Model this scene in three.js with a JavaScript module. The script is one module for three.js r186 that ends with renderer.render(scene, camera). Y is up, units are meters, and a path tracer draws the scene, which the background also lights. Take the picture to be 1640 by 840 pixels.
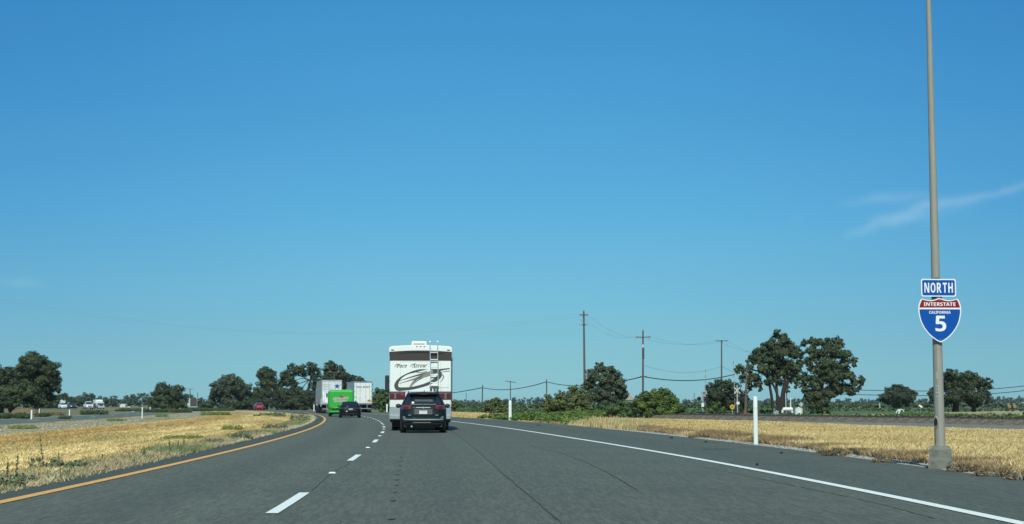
import * as THREE from 'three';
import { mergeGeometries } from 'three/addons/utils/BufferGeometryUtils.js';
import { RoundedBoxGeometry } from 'three/addons/geometries/RoundedBoxGeometry.js';
import { TextGeometry } from 'three/addons/geometries/TextGeometry.js';
import { FontLoader } from 'three/addons/loaders/FontLoader.js';
import { Brush, Evaluator, SUBTRACTION } from 'three-bvh-csg';

// ---------------------------------------------------------------- camera
const F = 2450, EYE = 1.109, HOR = 228.5;            // focal length in photo pixels, eye height, horizon below the picture's centre
const PITCH = Math.atan(HOR / F);
const scene = new THREE.Scene();
const camera = new THREE.PerspectiveCamera(2 * Math.atan(420 / F) * 180 / Math.PI, 1640 / 840, 0.1, 20000);
camera.position.set(0, EYE, 0);
camera.rotation.set(PITCH, 0, 0);
camera.updateMatrixWorld(true);
const renderer = new THREE.WebGLRenderer({ antialias: true });
renderer.toneMapping = THREE.LinearToneMapping;
renderer.toneMappingExposure = 1.0;
renderer.shadowMap.enabled = true;

// ---------------------------------------------------------------- random and noise
function rng(seed) { let a = seed >>> 0; return () => { a = (a + 0x6D2B79F5) | 0; let t = Math.imul(a ^ (a >>> 15), 1 | a); t = (t + Math.imul(t ^ (t >>> 7), 61 | t)) ^ t; return ((t ^ (t >>> 14)) >>> 0) / 4294967296; }; }
function hash(x, y, s) { let h = Math.imul(x, 374761393) ^ Math.imul(y, 668265263) ^ Math.imul(s, 974634777); h = Math.imul(h ^ (h >>> 13), 1274126177); return ((h ^ (h >>> 16)) >>> 0) / 4294967296; }
function vnoise(x, y, px, py, s) {                    // tileable value noise with periods px, py
  const xi = Math.floor(x), yi = Math.floor(y), fx = x - xi, fy = y - yi, m = (a, b) => ((a % b) + b) % b;
  const u = fx * fx * (3 - 2 * fx), v = fy * fy * (3 - 2 * fy);
  const a = hash(m(xi, px), m(yi, py), s), b = hash(m(xi + 1, px), m(yi, py), s), c = hash(m(xi, px), m(yi + 1, py), s), d = hash(m(xi + 1, px), m(yi + 1, py), s);
  return a + (b - a) * u + (c - a) * v + (a - b - c + d) * u * v;
}
function fbm(u, v, fx, fy, oct, s) { let r = 0, w = 0, k = 1; for (let i = 0; i < oct; i++) { r += k * vnoise(u * fx, v * fy, fx, fy, s + i); w += k; k *= 0.55; fx *= 2; fy *= 2; } return r / w; }
const clamp = (x, a = 0, b = 1) => Math.min(b, Math.max(a, x)), lerp = (a, b, t) => a + (b - a) * t, smooth = (a, b, x) => { const t = clamp((x - a) / (b - a)); return t * t * (3 - 2 * t); };

// ---------------------------------------------------------------- sky (air and a few thin high clouds) and sun
{
  const W = 3072, H = 1536, data = new Float32Array(W * H * 4);
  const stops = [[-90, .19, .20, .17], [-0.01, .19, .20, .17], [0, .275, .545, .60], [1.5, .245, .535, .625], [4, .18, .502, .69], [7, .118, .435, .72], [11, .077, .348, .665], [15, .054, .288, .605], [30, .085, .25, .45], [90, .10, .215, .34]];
  const wisp = (az, el, pts, th) => {                // soft streak round a polyline given in degrees
    let best = 0;
    for (let i = 0; i + 1 < pts.length; i++) {
      const [x0, y0, w0] = pts[i], [x1, y1, w1] = pts[i + 1], dx = x1 - x0, dy = y1 - y0;
      const t = clamp(((az - x0) * dx + (el - y0) * dy) / (dx * dx + dy * dy)), d = Math.hypot(az - x0 - t * dx, el - y0 - t * dy), w = lerp(w0, w1, t);
      best = Math.max(best, Math.exp(-d * d / (w * w)) * lerp(pts[i][3], pts[i + 1][3], t));
    }
    return best * th;
  };
  for (let j = 0; j < H; j++) {
    const el = (j + .5) / H * 180 - 90;
    let k = 0; while (k < stops.length - 2 && el >= stops[k + 1][0]) k++;
    const t = clamp((el - stops[k][0]) / (stops[k + 1][0] - stops[k][0]));
    for (let i = 0; i < W; i++) {
      let az = ((i + .5) / W - .25) * 360; if (az > 180) az -= 360;      // 0 = straight ahead, + to the right
      let r = lerp(stops[k][1], stops[k + 1][1], t), g = lerp(stops[k][2], stops[k + 1][2], t), b = lerp(stops[k][3], stops[k + 1][3], t);
      const away = smooth(3, 25, Math.abs(az)) * (1 - smooth(95, 150, Math.abs(az))) * smooth(-8, 9, el) * (1 - smooth(50, 85, el));   // lens edge darkening put into the sky, shaped as clear air across the sun's direction
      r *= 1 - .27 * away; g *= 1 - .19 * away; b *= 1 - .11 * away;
      if (el > 0) { const cs = Math.cos(el / 57.2958) * Math.cos(az / 57.2958) * -.733 + Math.sin(el / 57.2958) * .68, gl = Math.pow(Math.max(0, .5 + .5 * cs), 9); r += .16 * gl; g += .15 * gl; b += .12 * gl; }   // milky air round the unseen sun, added to make shadows less blue
      if (el > 0 && el < 40) {
        let c = 0;
        if (az > 10 && az < 26 && el > 3) {
          const n = .45 + .75 * fbm((az * .9 + el * .35) / 40, (el - az * .28) / 40, 40, 260, 4, 11);
          const skew = fbm(az / 40, el / 40, 50, 50, 3, 29) * .5 - .25;
          c += n * (wisp(az, el + skew * .6, [[12.4, 6.2, .14, .3], [13.4, 6.5, .22, .75], [15.2, 7.1, .2, 1], [17.6, 7.46, .13, .95], [19.6, 7.95, .11, .6], [24, 8.9, .10, .1]], .15) + n * wisp(az, el + skew * .8, [[13.2, 6.9, .2, .1], [15.4, 6.85, .35, .6], [17, 7.2, .3, .2]], .08) + wisp(az, el + skew * .5, [[12.2, 7.25, .16, .25], [13.4, 7.5, .2, .8], [14.6, 7.5, .18, .7], [15.6, 7.55, .12, .3]], .12) + wisp(az, el, [[10.5, 6.8, .12, .5], [10.7, 6.9, .12, .5]], .06));
        }
        if (az > -20 && az < -13) c += wisp(az, el + .1 * Math.sin(az * 3), [[-18.6, 4.5, .1, .5], [-17.8, 4.35, .16, 1], [-17, 4.15, .12, .3]], .06);
        const hz = (fbm(((az + 360) % 360) / 360, el / 180, 24, 60, 3, 71) - .5) * .05;
        r += c * .75 + hz * r; g += c * .62 + hz * g; b += c * .36 + hz * b * .5;
      }
      const o = (j * W + i) * 4; data[o] = r; data[o + 1] = g; data[o + 2] = b; data[o + 3] = 1;
    }
  }
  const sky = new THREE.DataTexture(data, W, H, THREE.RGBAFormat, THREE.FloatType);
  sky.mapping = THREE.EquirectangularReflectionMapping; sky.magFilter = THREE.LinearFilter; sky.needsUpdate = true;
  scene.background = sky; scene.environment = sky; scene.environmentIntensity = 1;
}
const sun = new THREE.DirectionalLight(new THREE.Color().setRGB(.97, 1, .87), 4.15);
sun.position.set(-0.03, .93, 1).multiplyScalar(100);
sun.target.position.set(0, 0, -60); sun.position.add(sun.target.position);
sun.castShadow = true; sun.shadow.mapSize.set(4096, 4096);
Object.assign(sun.shadow.camera, { left: -150, right: 150, top: 150, bottom: -150, near: 1, far: 500 });
scene.add(sun, sun.target);

scene.fog = new THREE.FogExp2(0xb9d2e0, 7e-5);

// ---------------------------------------------------------------- helpers
const used = {};
function numbered(n) { const k = used[n] = (used[n] ?? -1) + 1; return k ? `${n}_${String(k).padStart(3, '0')}` : n; }
function tag(o, label, category, group) { o.userData.label = label; o.userData.category = category; if (group) o.userData.group = group; return o; }
function thing(name, label, category, [x, y, z] = [0, 0, 0], turn = 0, group) { const o = new THREE.Group(); o.name = numbered(name); o.position.set(x, y, z); o.rotation.y = turn; scene.add(o); return tag(o, label, category, group); }
function flat(g) {
  g = g.index ? g.toNonIndexed() : g;
  if (!g.attributes.normal) g.computeVertexNormals();
  if (!g.attributes.uv) g.setAttribute('uv', new THREE.BufferAttribute(new Float32Array(g.attributes.position.count * 2), 2));
  for (const k of Object.keys(g.attributes)) if (!['position', 'normal', 'uv', 'color'].includes(k)) g.deleteAttribute(k);
  g.morphAttributes = {}; return g;
}
function mesh(name, geos, mat, parent = scene) {
  const g = Array.isArray(geos) ? (geos.length > 1 ? mergeGeometries(geos.map(flat)) : geos[0]) : geos;
  const m = new THREE.Mesh(g, mat); m.name = parent === scene ? numbered(name) : name; m.castShadow = m.receiveShadow = true; parent.add(m); return m;
}
function struct(name, geos, mat, parent = scene) { const m = mesh(name, geos, mat, parent); if (parent === scene) m.userData.kind = 'structure'; return m; }
function dup(root, [x, y, z], turn, label, group) { const r = root.clone(); r.name = numbered(root.name.replace(/_\d{3}$/, '')); r.position.set(x, y, z); r.rotation.y = turn; scene.add(r); r.userData = { ...root.userData, label }; if (group) r.userData.group = group; return r; }
const at = (g, x = 0, y = 0, z = 0, rx = 0, ry = 0, rz = 0) => { if (rx) g.rotateX(rx); if (rz) g.rotateZ(rz); if (ry) g.rotateY(ry); return g.translate(x, y, z); };
const box = (w, h, d, x = 0, y = 0, z = 0, r = 0) => at(r ? new RoundedBoxGeometry(w, h, d, 3, Math.min(r, w * .49, h * .49, d * .49)) : new THREE.BoxGeometry(w, h, d), x, y, z);
const cyl = (r0, r1, h, x = 0, y = 0, z = 0, rx = 0, rz = 0, n = 16) => at(new THREE.CylinderGeometry(r1, r0, h, n), x, y, z, rx, 0, rz);
const rgb = (r, g, b) => new THREE.Color().setRGB(r, g, b);
const mat = (c, roughness = .8, o = {}) => new THREE.MeshStandardMaterial({ color: Array.isArray(c) ? rgb(...c) : c, roughness, side: THREE.DoubleSide, ...o });
const paint = (c, o = {}) => new THREE.MeshPhysicalMaterial({ color: rgb(...c), roughness: .45, clearcoat: .8, clearcoatRoughness: .08, side: THREE.DoubleSide, ...o });
function tube(pts, r0, r1 = r0, n = 7, seg) {          // tapered tube along points
  const c = new THREE.CatmullRomCurve3(pts.map(p => new THREE.Vector3(...p))), S = seg ?? Math.max(2, pts.length * 3), fr = c.computeFrenetFrames(S, false), P = [], N = [], I = [], v = new THREE.Vector3();
  for (let i = 0; i <= S; i++) { const t = i / S, p = c.getPoint(t), r = lerp(r0, r1, t);
    for (let j = 0; j <= n; j++) { const a = j / n * Math.PI * 2; v.set(0, 0, 0).addScaledVector(fr.normals[i], Math.cos(a)).addScaledVector(fr.binormals[i], Math.sin(a)); N.push(v.x, v.y, v.z); P.push(p.x + v.x * r, p.y + v.y * r, p.z + v.z * r); } }
  for (let i = 0; i < S; i++) for (let j = 0; j < n; j++) { const a = i * (n + 1) + j, b = a + n + 1; I.push(a, a + 1, b, b, a + 1, b + 1); }
  const g = new THREE.BufferGeometry(); g.setAttribute('position', new THREE.Float32BufferAttribute(P, 3)); g.setAttribute('normal', new THREE.Float32BufferAttribute(N, 3)); g.setAttribute('uv', new THREE.Float32BufferAttribute(new Float32Array(P.length / 3 * 2), 2)); g.setIndex(I); return g;
}
const bar = (a, b, r, n = 6) => tube([a, b], r, r, n, 1);
// where a photo pixel lies in the place: on the ground, or at a given distance ahead
const cP = Math.cos(PITCH), sP = Math.sin(PITCH);
function ray(px, py) { const v = (px - 820) / F, w = (420 - py) / F; return [v, sP + w * cP, cP - w * sP]; }
function G(px, py) { const [x, y, f] = ray(px, py), t = -EYE / y; return [x * t, f * t]; }              // [X, ahead]
function P(px, py, Z) { const [x, y, f] = ray(px, py), t = Z / f; return [x * t, EYE + y * t, -Z]; }     // three.js point
function pchip(pts) {
  const n = pts.length, h = [], d = [], m = [];
  for (let i = 0; i < n - 1; i++) { h[i] = pts[i + 1][0] - pts[i][0]; d[i] = (pts[i + 1][1] - pts[i][1]) / h[i]; }
  for (let i = 0; i < n; i++) m[i] = i === 0 ? d[0] : i === n - 1 ? d[n - 2] : d[i - 1] * d[i] <= 0 ? 0 : 2 * d[i - 1] * d[i] / (d[i - 1] + d[i]);
  return x => { if (x <= pts[0][0]) return pts[0][1]; if (x >= pts[n - 1][0]) return pts[n - 1][1]; let i = 0; while (x > pts[i + 1][0]) i++; const t = (x - pts[i][0]) / h[i], a = t * t, b = a * t; return (2 * b - 3 * a + 1) * pts[i][1] + (b - 2 * a + t) * h[i] * m[i] + (3 * a - 2 * b) * pts[i + 1][1] + (b - a) * h[i] * m[i + 1]; };
}
// the highway's yellow line: X as a function of the distance ahead; everything else lies beside it
const yq = z => -5.40195966 - 1.03523184e-2 * z - 7.74835269e-4 * z * z + 2.40044203e-6 * z ** 3 - 4.67043918e-9 * z ** 4;
const yellow = z => z < 0 ? -5.402 - .01035 * z - .00055 * z * z : z > 400 ? yq(400) - .66 * (z - 400) : yq(z);
const slope = z => (yellow(z + .5) - yellow(z - .5));
const oLeft = pchip([[-40, -.55], [20, -.55], [45, -.85], [90, -.92], [150, -1.2]]);
const oDash = pchip([[-40, 3.4], [15, 3.3], [30, 3.17], [47, 3.2], [75, 3.42], [103, 3.65], [134, 3.85], [200, 3.9]]);
const oWhite = pchip([[-40, 10.6], [15, 10.46], [26, 10.32], [44, 9.85], [52, 9.62], [71, 9.2], [103, 8.45], [150, 7.8], [200, 7.6]]);
const oRight = pchip([[-40, 13.3], [15, 13.4], [25, 13.5], [40, 13.7], [57, 13.65], [80, 13.4], [105, 12.65], [140, 11.6], [200, 10.7]]);
const off = (fn, z, e = 0) => yellow(z) + (typeof fn === 'function' ? fn(z) : fn) * Math.sqrt(1 + slope(z) ** 2 * .5) + e;
const alongAt = (() => { const T = [0]; for (let z = -40; z < 700; z++) T.push(T[T.length - 1] + Math.sqrt(1 + slope(z + .5) ** 2)); return z => { const k = clamp(z + 40, 0, 739), i = Math.floor(k); return lerp(T[i], T[Math.min(i + 1, 740)], k - i); }; })();
// a sheet between two offsets from the yellow line
function ribbon(a, b, z0, z1, y, { nu = 1, step = 3, color, uvn = false, thick = 0 } = {}) {
  const Pp = [], U = [], C = [], I = [], rows = Math.max(1, Math.ceil((z1 - z0) / step));
  for (let i = 0; i <= rows; i++) { const z = lerp(z0, z1, i / rows), xa = off(a, z), xb = off(b, z), s = alongAt(z);
    for (let j = 0; j <= nu; j++) { const t = j / nu, x = lerp(xa, xb, t); Pp.push(x, y, -z); U.push(uvn ? t : x - yellow(z), s); if (color) C.push(...color(x - yellow(z), z, t)); } }
  for (let i = 0; i < rows; i++) for (let j = 0; j < nu; j++) { const k = i * (nu + 1) + j, l = k + nu + 1; I.push(k, k + 1, l, k + 1, l + 1, l); }
  const g = new THREE.BufferGeometry(); g.setAttribute('position', new THREE.Float32BufferAttribute(Pp, 3)); g.setAttribute('uv', new THREE.Float32BufferAttribute(U, 2)); if (color) g.setAttribute('color', new THREE.Float32BufferAttribute(C, 3)); g.setIndex(I); g.computeVertexNormals(); return g;
}
function sheet(pts, y) {                                // a flat polygon, points [X, ahead]
  const g = new THREE.ShapeGeometry(new THREE.Shape(pts.map(p => new THREE.Vector2(p[0], p[1])))), p = g.attributes.position, uv = g.attributes.uv;
  for (let i = 0; i < p.count; i++) { uv.setXY(i, p.getX(i), p.getY(i)); p.setXYZ(i, p.getX(i), y, -p.getY(i)); }
  g.computeVertexNormals(); const n = g.attributes.normal; for (let i = 0; i < n.count; i++) n.setXYZ(i, 0, 1, 0); return g;
}
function tex(w, h, fn, { rep = [1, 1], srgb = false } = {}) {
  const d = new Uint8Array(w * h * 4);
  for (let j = 0; j < h; j++) for (let i = 0; i < w; i++) { const c = fn((i + .5) / w, (j + .5) / h), o = (j * w + i) * 4; for (let k = 0; k < 3; k++) d[o + k] = clamp(Math.round(255 * Math.pow(clamp(c[k]), 1 / 2.2))); d[o + 3] = 255; for (let k = 0; k < 3; k++) d[o + k] = clamp(Math.round(255 * (srgb ? c[k] : c[k] <= .0031308 ? 12.92 * c[k] : 1.055 * Math.pow(clamp(c[k]), 1 / 2.4) - .055)), 0, 255); }
  const t = new THREE.DataTexture(d, w, h); t.colorSpace = THREE.SRGBColorSpace; t.wrapS = t.wrapT = THREE.RepeatWrapping; t.magFilter = THREE.LinearFilter; t.repeat.set(...rep); t.needsUpdate = true; return t;
}
const mul = (c, k) => [c[0] * k, c[1] * k, c[2] * k], mix3 = (a, b, t) => [lerp(a[0], b[0], t), lerp(a[1], b[1], t), lerp(a[2], b[2], t)];
const font = await new FontLoader().loadAsync('fonts/droid/droid_sans_bold.typeface.json');
const serif = await new FontLoader().loadAsync('fonts/droid/droid_serif_bold.typeface.json');
function text(s, w, h, d, f = font) {                   // lettering fitted into w by h, centred on the origin, d thick
  const g = new TextGeometry(s, { font: f, size: 1, depth: 1, curveSegments: 4, bevelEnabled: false }); g.computeBoundingBox(); const b = g.boundingBox;
  g.translate(-(b.min.x + b.max.x) / 2, -(b.min.y + b.max.y) / 2, 0); g.scale(w / (b.max.x - b.min.x), h / (b.max.y - b.min.y), d); return g;
}

// ================================================================ ground, roads, fields
const asphaltTex = tex(1024, 1024, (u, v) => {
  const f = fbm(u, v, 256, 256, 2, 3), s = hash(Math.floor(u * 512), Math.floor(v * 512), 9), c = fbm(u, v, 4, 2, 4, 5), e = hash(Math.floor(u * 1024), Math.floor(v * 1024), 19);
  const m = fbm(u, v, 110, 110, 2, 37), an = fbm(u, v, 160, 14, 3, 39);
  let k = .42 + .5 * f + .3 * (m - .02) + .25 * (c - .5) + .6 * (an - .5) + (s > .965 ? .8 : s < .08 ? -.4 : 0) + (e - .5) * .5;
  return [.109 * k, .120 * k, .089 * k];
}, { rep: [1 / 5, 1 / 5] });
const asphalt = new THREE.MeshStandardMaterial({ map: asphaltTex, vertexColors: true, roughness: .82, side: THREE.DoubleSide, bumpMap: asphaltTex, bumpScale: .004 });
const darkAsphalt = new THREE.MeshStandardMaterial({ map: asphaltTex, color: rgb(.60, .64, .68), roughness: .86, side: THREE.DoubleSide, bumpMap: asphaltTex, bumpScale: .006 });
const shoulderAsphalt = new THREE.MeshStandardMaterial({ map: asphaltTex, color: rgb(.86, .90, .92), roughness: .84, side: THREE.DoubleSide, bumpMap: asphaltTex, bumpScale: .007 });
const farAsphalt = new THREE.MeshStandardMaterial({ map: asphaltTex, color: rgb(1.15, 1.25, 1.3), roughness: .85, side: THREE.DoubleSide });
const whitePaint = new THREE.MeshStandardMaterial({ map: tex(256, 256, (u, v) => { const k = fbm(u, v, 24, 24, 3, 41), s = fbm(u, v, 90, 90, 2, 43); const w = s > .68 ? .5 : 1; return [.80 * w + .06 * k, .84 * w + .06 * k, .80 * w + .06 * k]; }, { rep: [1 / .8, 1 / .8] }), roughness: .6, side: THREE.DoubleSide });
const yellowPaint = new THREE.MeshStandardMaterial({ map: tex(256, 256, (u, v) => { const k = .8 + .35 * fbm(u, v, 24, 24, 3, 47), s = fbm(u, v, 80, 80, 2, 49), w = s > .7 ? .55 : 1; return [.78 * k * w, .40 * k * w, .085 * k * w]; }, { rep: [1 / .8, 1 / .8] }), roughness: .6, side: THREE.DoubleSide });
const tar = mat([.018, .02, .022], .7);

const dryTex = tex(1024, 1024, (u, v) => {
  const a = fbm(u, v, 6, 6, 5, 61), b = fbm(u, v, 120, 120, 3, 67), k = .55 + .9 * b;
  return mul(mix3([.20, .155, .085], [.30, .225, .11], a), k);
}, { rep: [1 / 24, 1 / 24] });
const ground = struct('ground', (() => { const g = new THREE.PlaneGeometry(16000, 16000, 1, 1); g.rotateX(-Math.PI / 2); const uv = g.attributes.uv, p = g.attributes.position; for (let i = 0; i < uv.count; i++) uv.setXY(i, p.getX(i), p.getZ(i)); return g; })(), new THREE.MeshStandardMaterial({ map: dryTex, roughness: .95, side: THREE.DoubleSide, color: rgb(.55, .72, .55) }));
ground.position.y = -.06;

// the highway with its markings
const highway = struct('highway', ribbon(oLeft, oRight, -40, 600, 0, { nu: 64, step: 3, color: (o, z) => {
  const tr = c => Math.exp(-(((o - c) / .42) ** 2)), n = .93 + .14 * fbm(((o + 40) / 64) % 1, ((z + 60) / 700) % 1, 12, 60, 3, 83);
  const lane = oDash(z), st = .6 + .8 * fbm(.7, ((z + 60) / 700) % 1, 4, 90, 3, 89); const k = (1 + .05 * (tr(.85) + tr(lane - .75) + tr(lane + .9) + tr(lane + 2.7)) - .085 * st * (tr(lane * .5) + tr(lane + 1.8)) - .05 * tr(lane + 4.6)) * n; return [k, k, k];
} }), asphalt);
highway.userData.label = 'grey asphalt two lane highway curving left into the distance'; 
const mark = (name, g, m) => struct(name, g, m, highway);
mark('shoulder_strip', ribbon(oLeft, -.09, -40, 400, .004, { nu: 1 }), darkAsphalt);
mark('shoulder', ribbon(z => oWhite(z) + .09, oRight, -40, 400, .004, { nu: 3 }), shoulderAsphalt);
mark('yellow_line', ribbon(-.085, .085, -40, 420, .008, { step: 2 }), yellowPaint);
mark('white_line', ribbon(z => oWhite(z) - .085, z => oWhite(z) + .085, -40, 420, .008, { step: 2 }), whitePaint);
for (let k = -2; k < 24; k++) {
  const z = 15.75 + 14.63 * k;
  mark('lane_dash', ribbon(z => oDash(z) - .065, z => oDash(z) + .065, z, z + 3.66, .008, { step: 1 }), whitePaint);
  const zr = z + 3.66 + 5.48, x = off(oDash, zr);
  if (k < 9) { const g = new THREE.CylinderGeometry(.055, .08, .02, 4); g.rotateY(Math.PI / 4); mark('road_reflector', at(g, x, .015, -zr), whitePaint); }
}
// seams and tar
const crack = (pts, w) => { const c = new THREE.CatmullRomCurve3(pts.map(([x, z]) => new THREE.Vector3(x, 0, -z))), n = 60, Pp = [], U = [], I = [], r = rng(Math.round(pts[0][1] * 10)); for (let i = 0; i <= n; i++) { const p = c.getPoint(i / n), j = (r() - .5) * .02, ww = w * (.6 + .8 * r()); Pp.push(p.x + j - ww, .009, p.z, p.x + j + ww, .009, p.z); U.push(0, 0, 0, 0); if (i < n) I.push(i * 2, i * 2 + 1, i * 2 + 2, i * 2 + 1, i * 2 + 3, i * 2 + 2); } const g = new THREE.BufferGeometry(); g.setAttribute('position', new THREE.Float32BufferAttribute(Pp, 3)); g.setAttribute('uv', new THREE.Float32BufferAttribute(U, 2)); g.setIndex(I); g.computeVertexNormals(); return g; };
const seamMat = mat([.079, .088, .066], .85), faint = mat([.095, .108, .078], .85);
mark('pavement_seam', crack([G(720, 687.6), G(760, 719), G(800, 754), G(850, 796), G(901, 840), [.75, 8]], .012), seamMat);
mark('pavement_seam', crack([G(848, 714), G(900, 727), G(960, 751), G(1022, 786)], .010), faint);
mark('pavement_seam', crack([G(1125, 748), G(1240, 772), G(1400, 806), G(1500, 832)], .010), faint);
mark('pavement_seam', crack([G(499, 786), G(525, 763), G(560, 742)], .008), faint);
{ const r = rng(5); for (let i = 0; i < 15; i++) { const t = i / 14, px = lerp(627, 650, Math.pow(t, .8)), py = lerp(832, 707, Math.pow(t, .55)), [x, z] = G(px + (r() - .5) * 3, py), s = .7 + r() * .6;
  const sh = new THREE.Shape(); for (let k = 0; k < 9; k++) { const a = k / 9 * 6.283, q = .6 + .6 * r(); sh[k ? 'lineTo' : 'moveTo'](Math.cos(a) * .035 * q * s, Math.sin(a) * .16 * q * s); }
  const g = new THREE.ShapeGeometry(sh); g.rotateX(-Math.PI / 2); mark('tar_spot', at(g, x, .0095, -z), seamMat); } }

// gravel edges
const gravelTex = tex(512, 512, (u, v) => { const s = hash(Math.floor(u * 110), Math.floor(v * 110), 4), f = fbm(u, v, 60, 60, 3, 14), k = .55 + .5 * f + (s > .85 ? .35 : 0) - (s < .15 ? .25 : 0); return [.20 * k, .19 * k, .155 * k]; }, { rep: [1 / 2.5, 1 / 2.5] });
const gravelMat = new THREE.MeshStandardMaterial({ map: gravelTex, roughness: .95, side: THREE.DoubleSide, bumpMap: gravelTex, bumpScale: .004 });
struct('gravel_verge', ribbon(z => oRight(z) - .02, z => oRight(z) + .75, -40, 300, -.012, { nu: 2 }), gravelMat).userData.label = 'pale gravel strip along the right pavement edge';
struct('gravel_verge', ribbon(z => oLeft(z) - 1.1, z => oLeft(z) + .02, -40, 300, -.012, { nu: 2 }), gravelMat);

// median: mown in strips that follow the road
const medianColor = (o, s) => {                       // o = metres left of the yellow line, s = along
  const v = ((s / 240) % 1 + 1) % 1, wob = (fbm(.3, v, 4, 24, 3, 101) - .5) * 1.8, x = o + wob;
  const st = fbm(((x / 16) % 1 + 1) % 1, v, 34, 14, 3, 107), fine = fbm(((x / 16) % 1 + 1) % 1, v, 130, 60, 2, 109), pat = fbm(((x / 16) % 1 + 1) % 1, v, 7, 18, 4, 113);
  let c = mix3([.33, .24, .095], [.53, .41, .19], smooth(.28, .70, st));
  c = mix3(c, [.56, .44, .22], smooth(.55, .78, fine) * .6);
  c = mix3(c, [.22, .19, .065], smooth(.58, .75, pat) * .45);
  const brown = smooth(6.6, 7.8, x) * (1 - smooth(9.6, 10.6, x));
  c = mix3(c, mix3([.27, .17, .06], [.38, .25, .095], st), brown * .75);
  c = mix3(c, mix3([.24, .22, .165], [.32, .29, .20], fine), smooth(10.2, 11.4, x));
  c = mix3(c, mix3([.16, .165, .075], [.24, .22, .12], fine), smooth(.6, .75, pat) * smooth(10.5, 12, x) * .7);
  c = mix3(c, mix3([.25, .235, .175], [.38, .33, .21], fine), 1 - smooth(1.1, 2.6, x + pat * .6));
  return c;
};
const medianTex = tex(512, 2048, (u, v) => mul(medianColor(u * 17, v * 240), .82 + .36 * fbm(u, v, 220, 800, 2, 121)), { rep: [1, 1 / 240] });
struct('median', ribbon(-17.2, z => oLeft(z) - .3, -40, 420, -.02, { nu: 8 }), new THREE.MeshStandardMaterial({ map: (() => { const t = medianTex; t.repeat.set(-1 / 17, 1 / 240); return t; })(), roughness: .95, side: THREE.DoubleSide })).userData.label = 'mown golden stubble strip between the two carriageways';

// the other carriageway
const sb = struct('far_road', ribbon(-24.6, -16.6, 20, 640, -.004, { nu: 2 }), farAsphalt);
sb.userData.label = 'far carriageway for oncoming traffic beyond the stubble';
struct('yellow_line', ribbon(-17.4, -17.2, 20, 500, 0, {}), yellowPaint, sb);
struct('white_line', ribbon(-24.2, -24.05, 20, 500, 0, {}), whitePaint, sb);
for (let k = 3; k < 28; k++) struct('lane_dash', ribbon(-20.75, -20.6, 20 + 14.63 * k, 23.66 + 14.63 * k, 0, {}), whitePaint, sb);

// right hand side: golden field, frontage road, railway bank, dirt and crops
const goldTex = tex(1024, 1024, (u, v) => { const a = fbm(u, v, 9, 9, 4, 131), b = fbm(u, v, 150, 150, 3, 137), k = .6 + .8 * b; return mul(mix3([.37, .275, .11], [.52, .40, .19], a), k); }, { rep: [1 / 30, 1 / 30] });
const railX = pchip([[20, 52], [45, 42.3], [60, 36.3], [82.65, 27.5], [94.3, 23.6], [107.6, 18.0], [125, 11.5], [140, 6.5], [170, -2.5]]);
const frontX = pchip([[20, 29], [50, 25], [66, 22], [77.3, 20.1], [103.5, 16.7], [115, 13.5], [140, 5]]);
struct('gold_field', (() => { const Pp = [], U = [], I = []; let n = 0; for (let z = -10; z <= 150; z += 3, n++) { const a = off(oRight, z) + .5, b = Math.max(a + 1, Math.min(frontX(z), 60)); for (let j = 0; j <= 4; j++) { const x = lerp(a, b, j / 4); Pp.push(x, -.022, -z); U.push(x, z); } } for (let i = 0; i < n - 1; i++) for (let j = 0; j < 4; j++) { const k = i * 5 + j; I.push(k, k + 1, k + 5, k + 1, k + 6, k + 5); } const g = new THREE.BufferGeometry(); g.setAttribute('position', new THREE.Float32BufferAttribute(Pp, 3)); g.setAttribute('uv', new THREE.Float32BufferAttribute(U, 2)); g.setIndex(I); g.computeVertexNormals(); return g; })(), new THREE.MeshStandardMaterial({ map: goldTex, roughness: .95, side: THREE.DoubleSide })).userData.label = 'field of dry golden grass right of the highway';
const strip = (fa, fb, z0, z1, y) => { const Pp = [], U = [], I = []; let n = 0; for (let z = z0; z <= z1; z += 3, n++) for (const f of [fa, fb]) { Pp.push(f(z), y, -z); U.push(f(z), z); } for (let i = 0; i < n - 1; i++) { const k = i * 2; I.push(k, k + 1, k + 2, k + 1, k + 3, k + 2); } const g = new THREE.BufferGeometry(); g.setAttribute('position', new THREE.Float32BufferAttribute(Pp, 3)); g.setAttribute('uv', new THREE.Float32BufferAttribute(U, 2)); g.setIndex(I); g.computeVertexNormals(); return g; };
struct('frontage_road', strip(z => frontX(z) - .2, z => railX(z) + .5, 20, 120, -.014), new THREE.MeshStandardMaterial({ map: gravelTex, color: rgb(.95, 1.0, 1.02), roughness: .95, side: THREE.DoubleSide })).userData.label = 'grey gravel track between the golden field and the railway';
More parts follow.
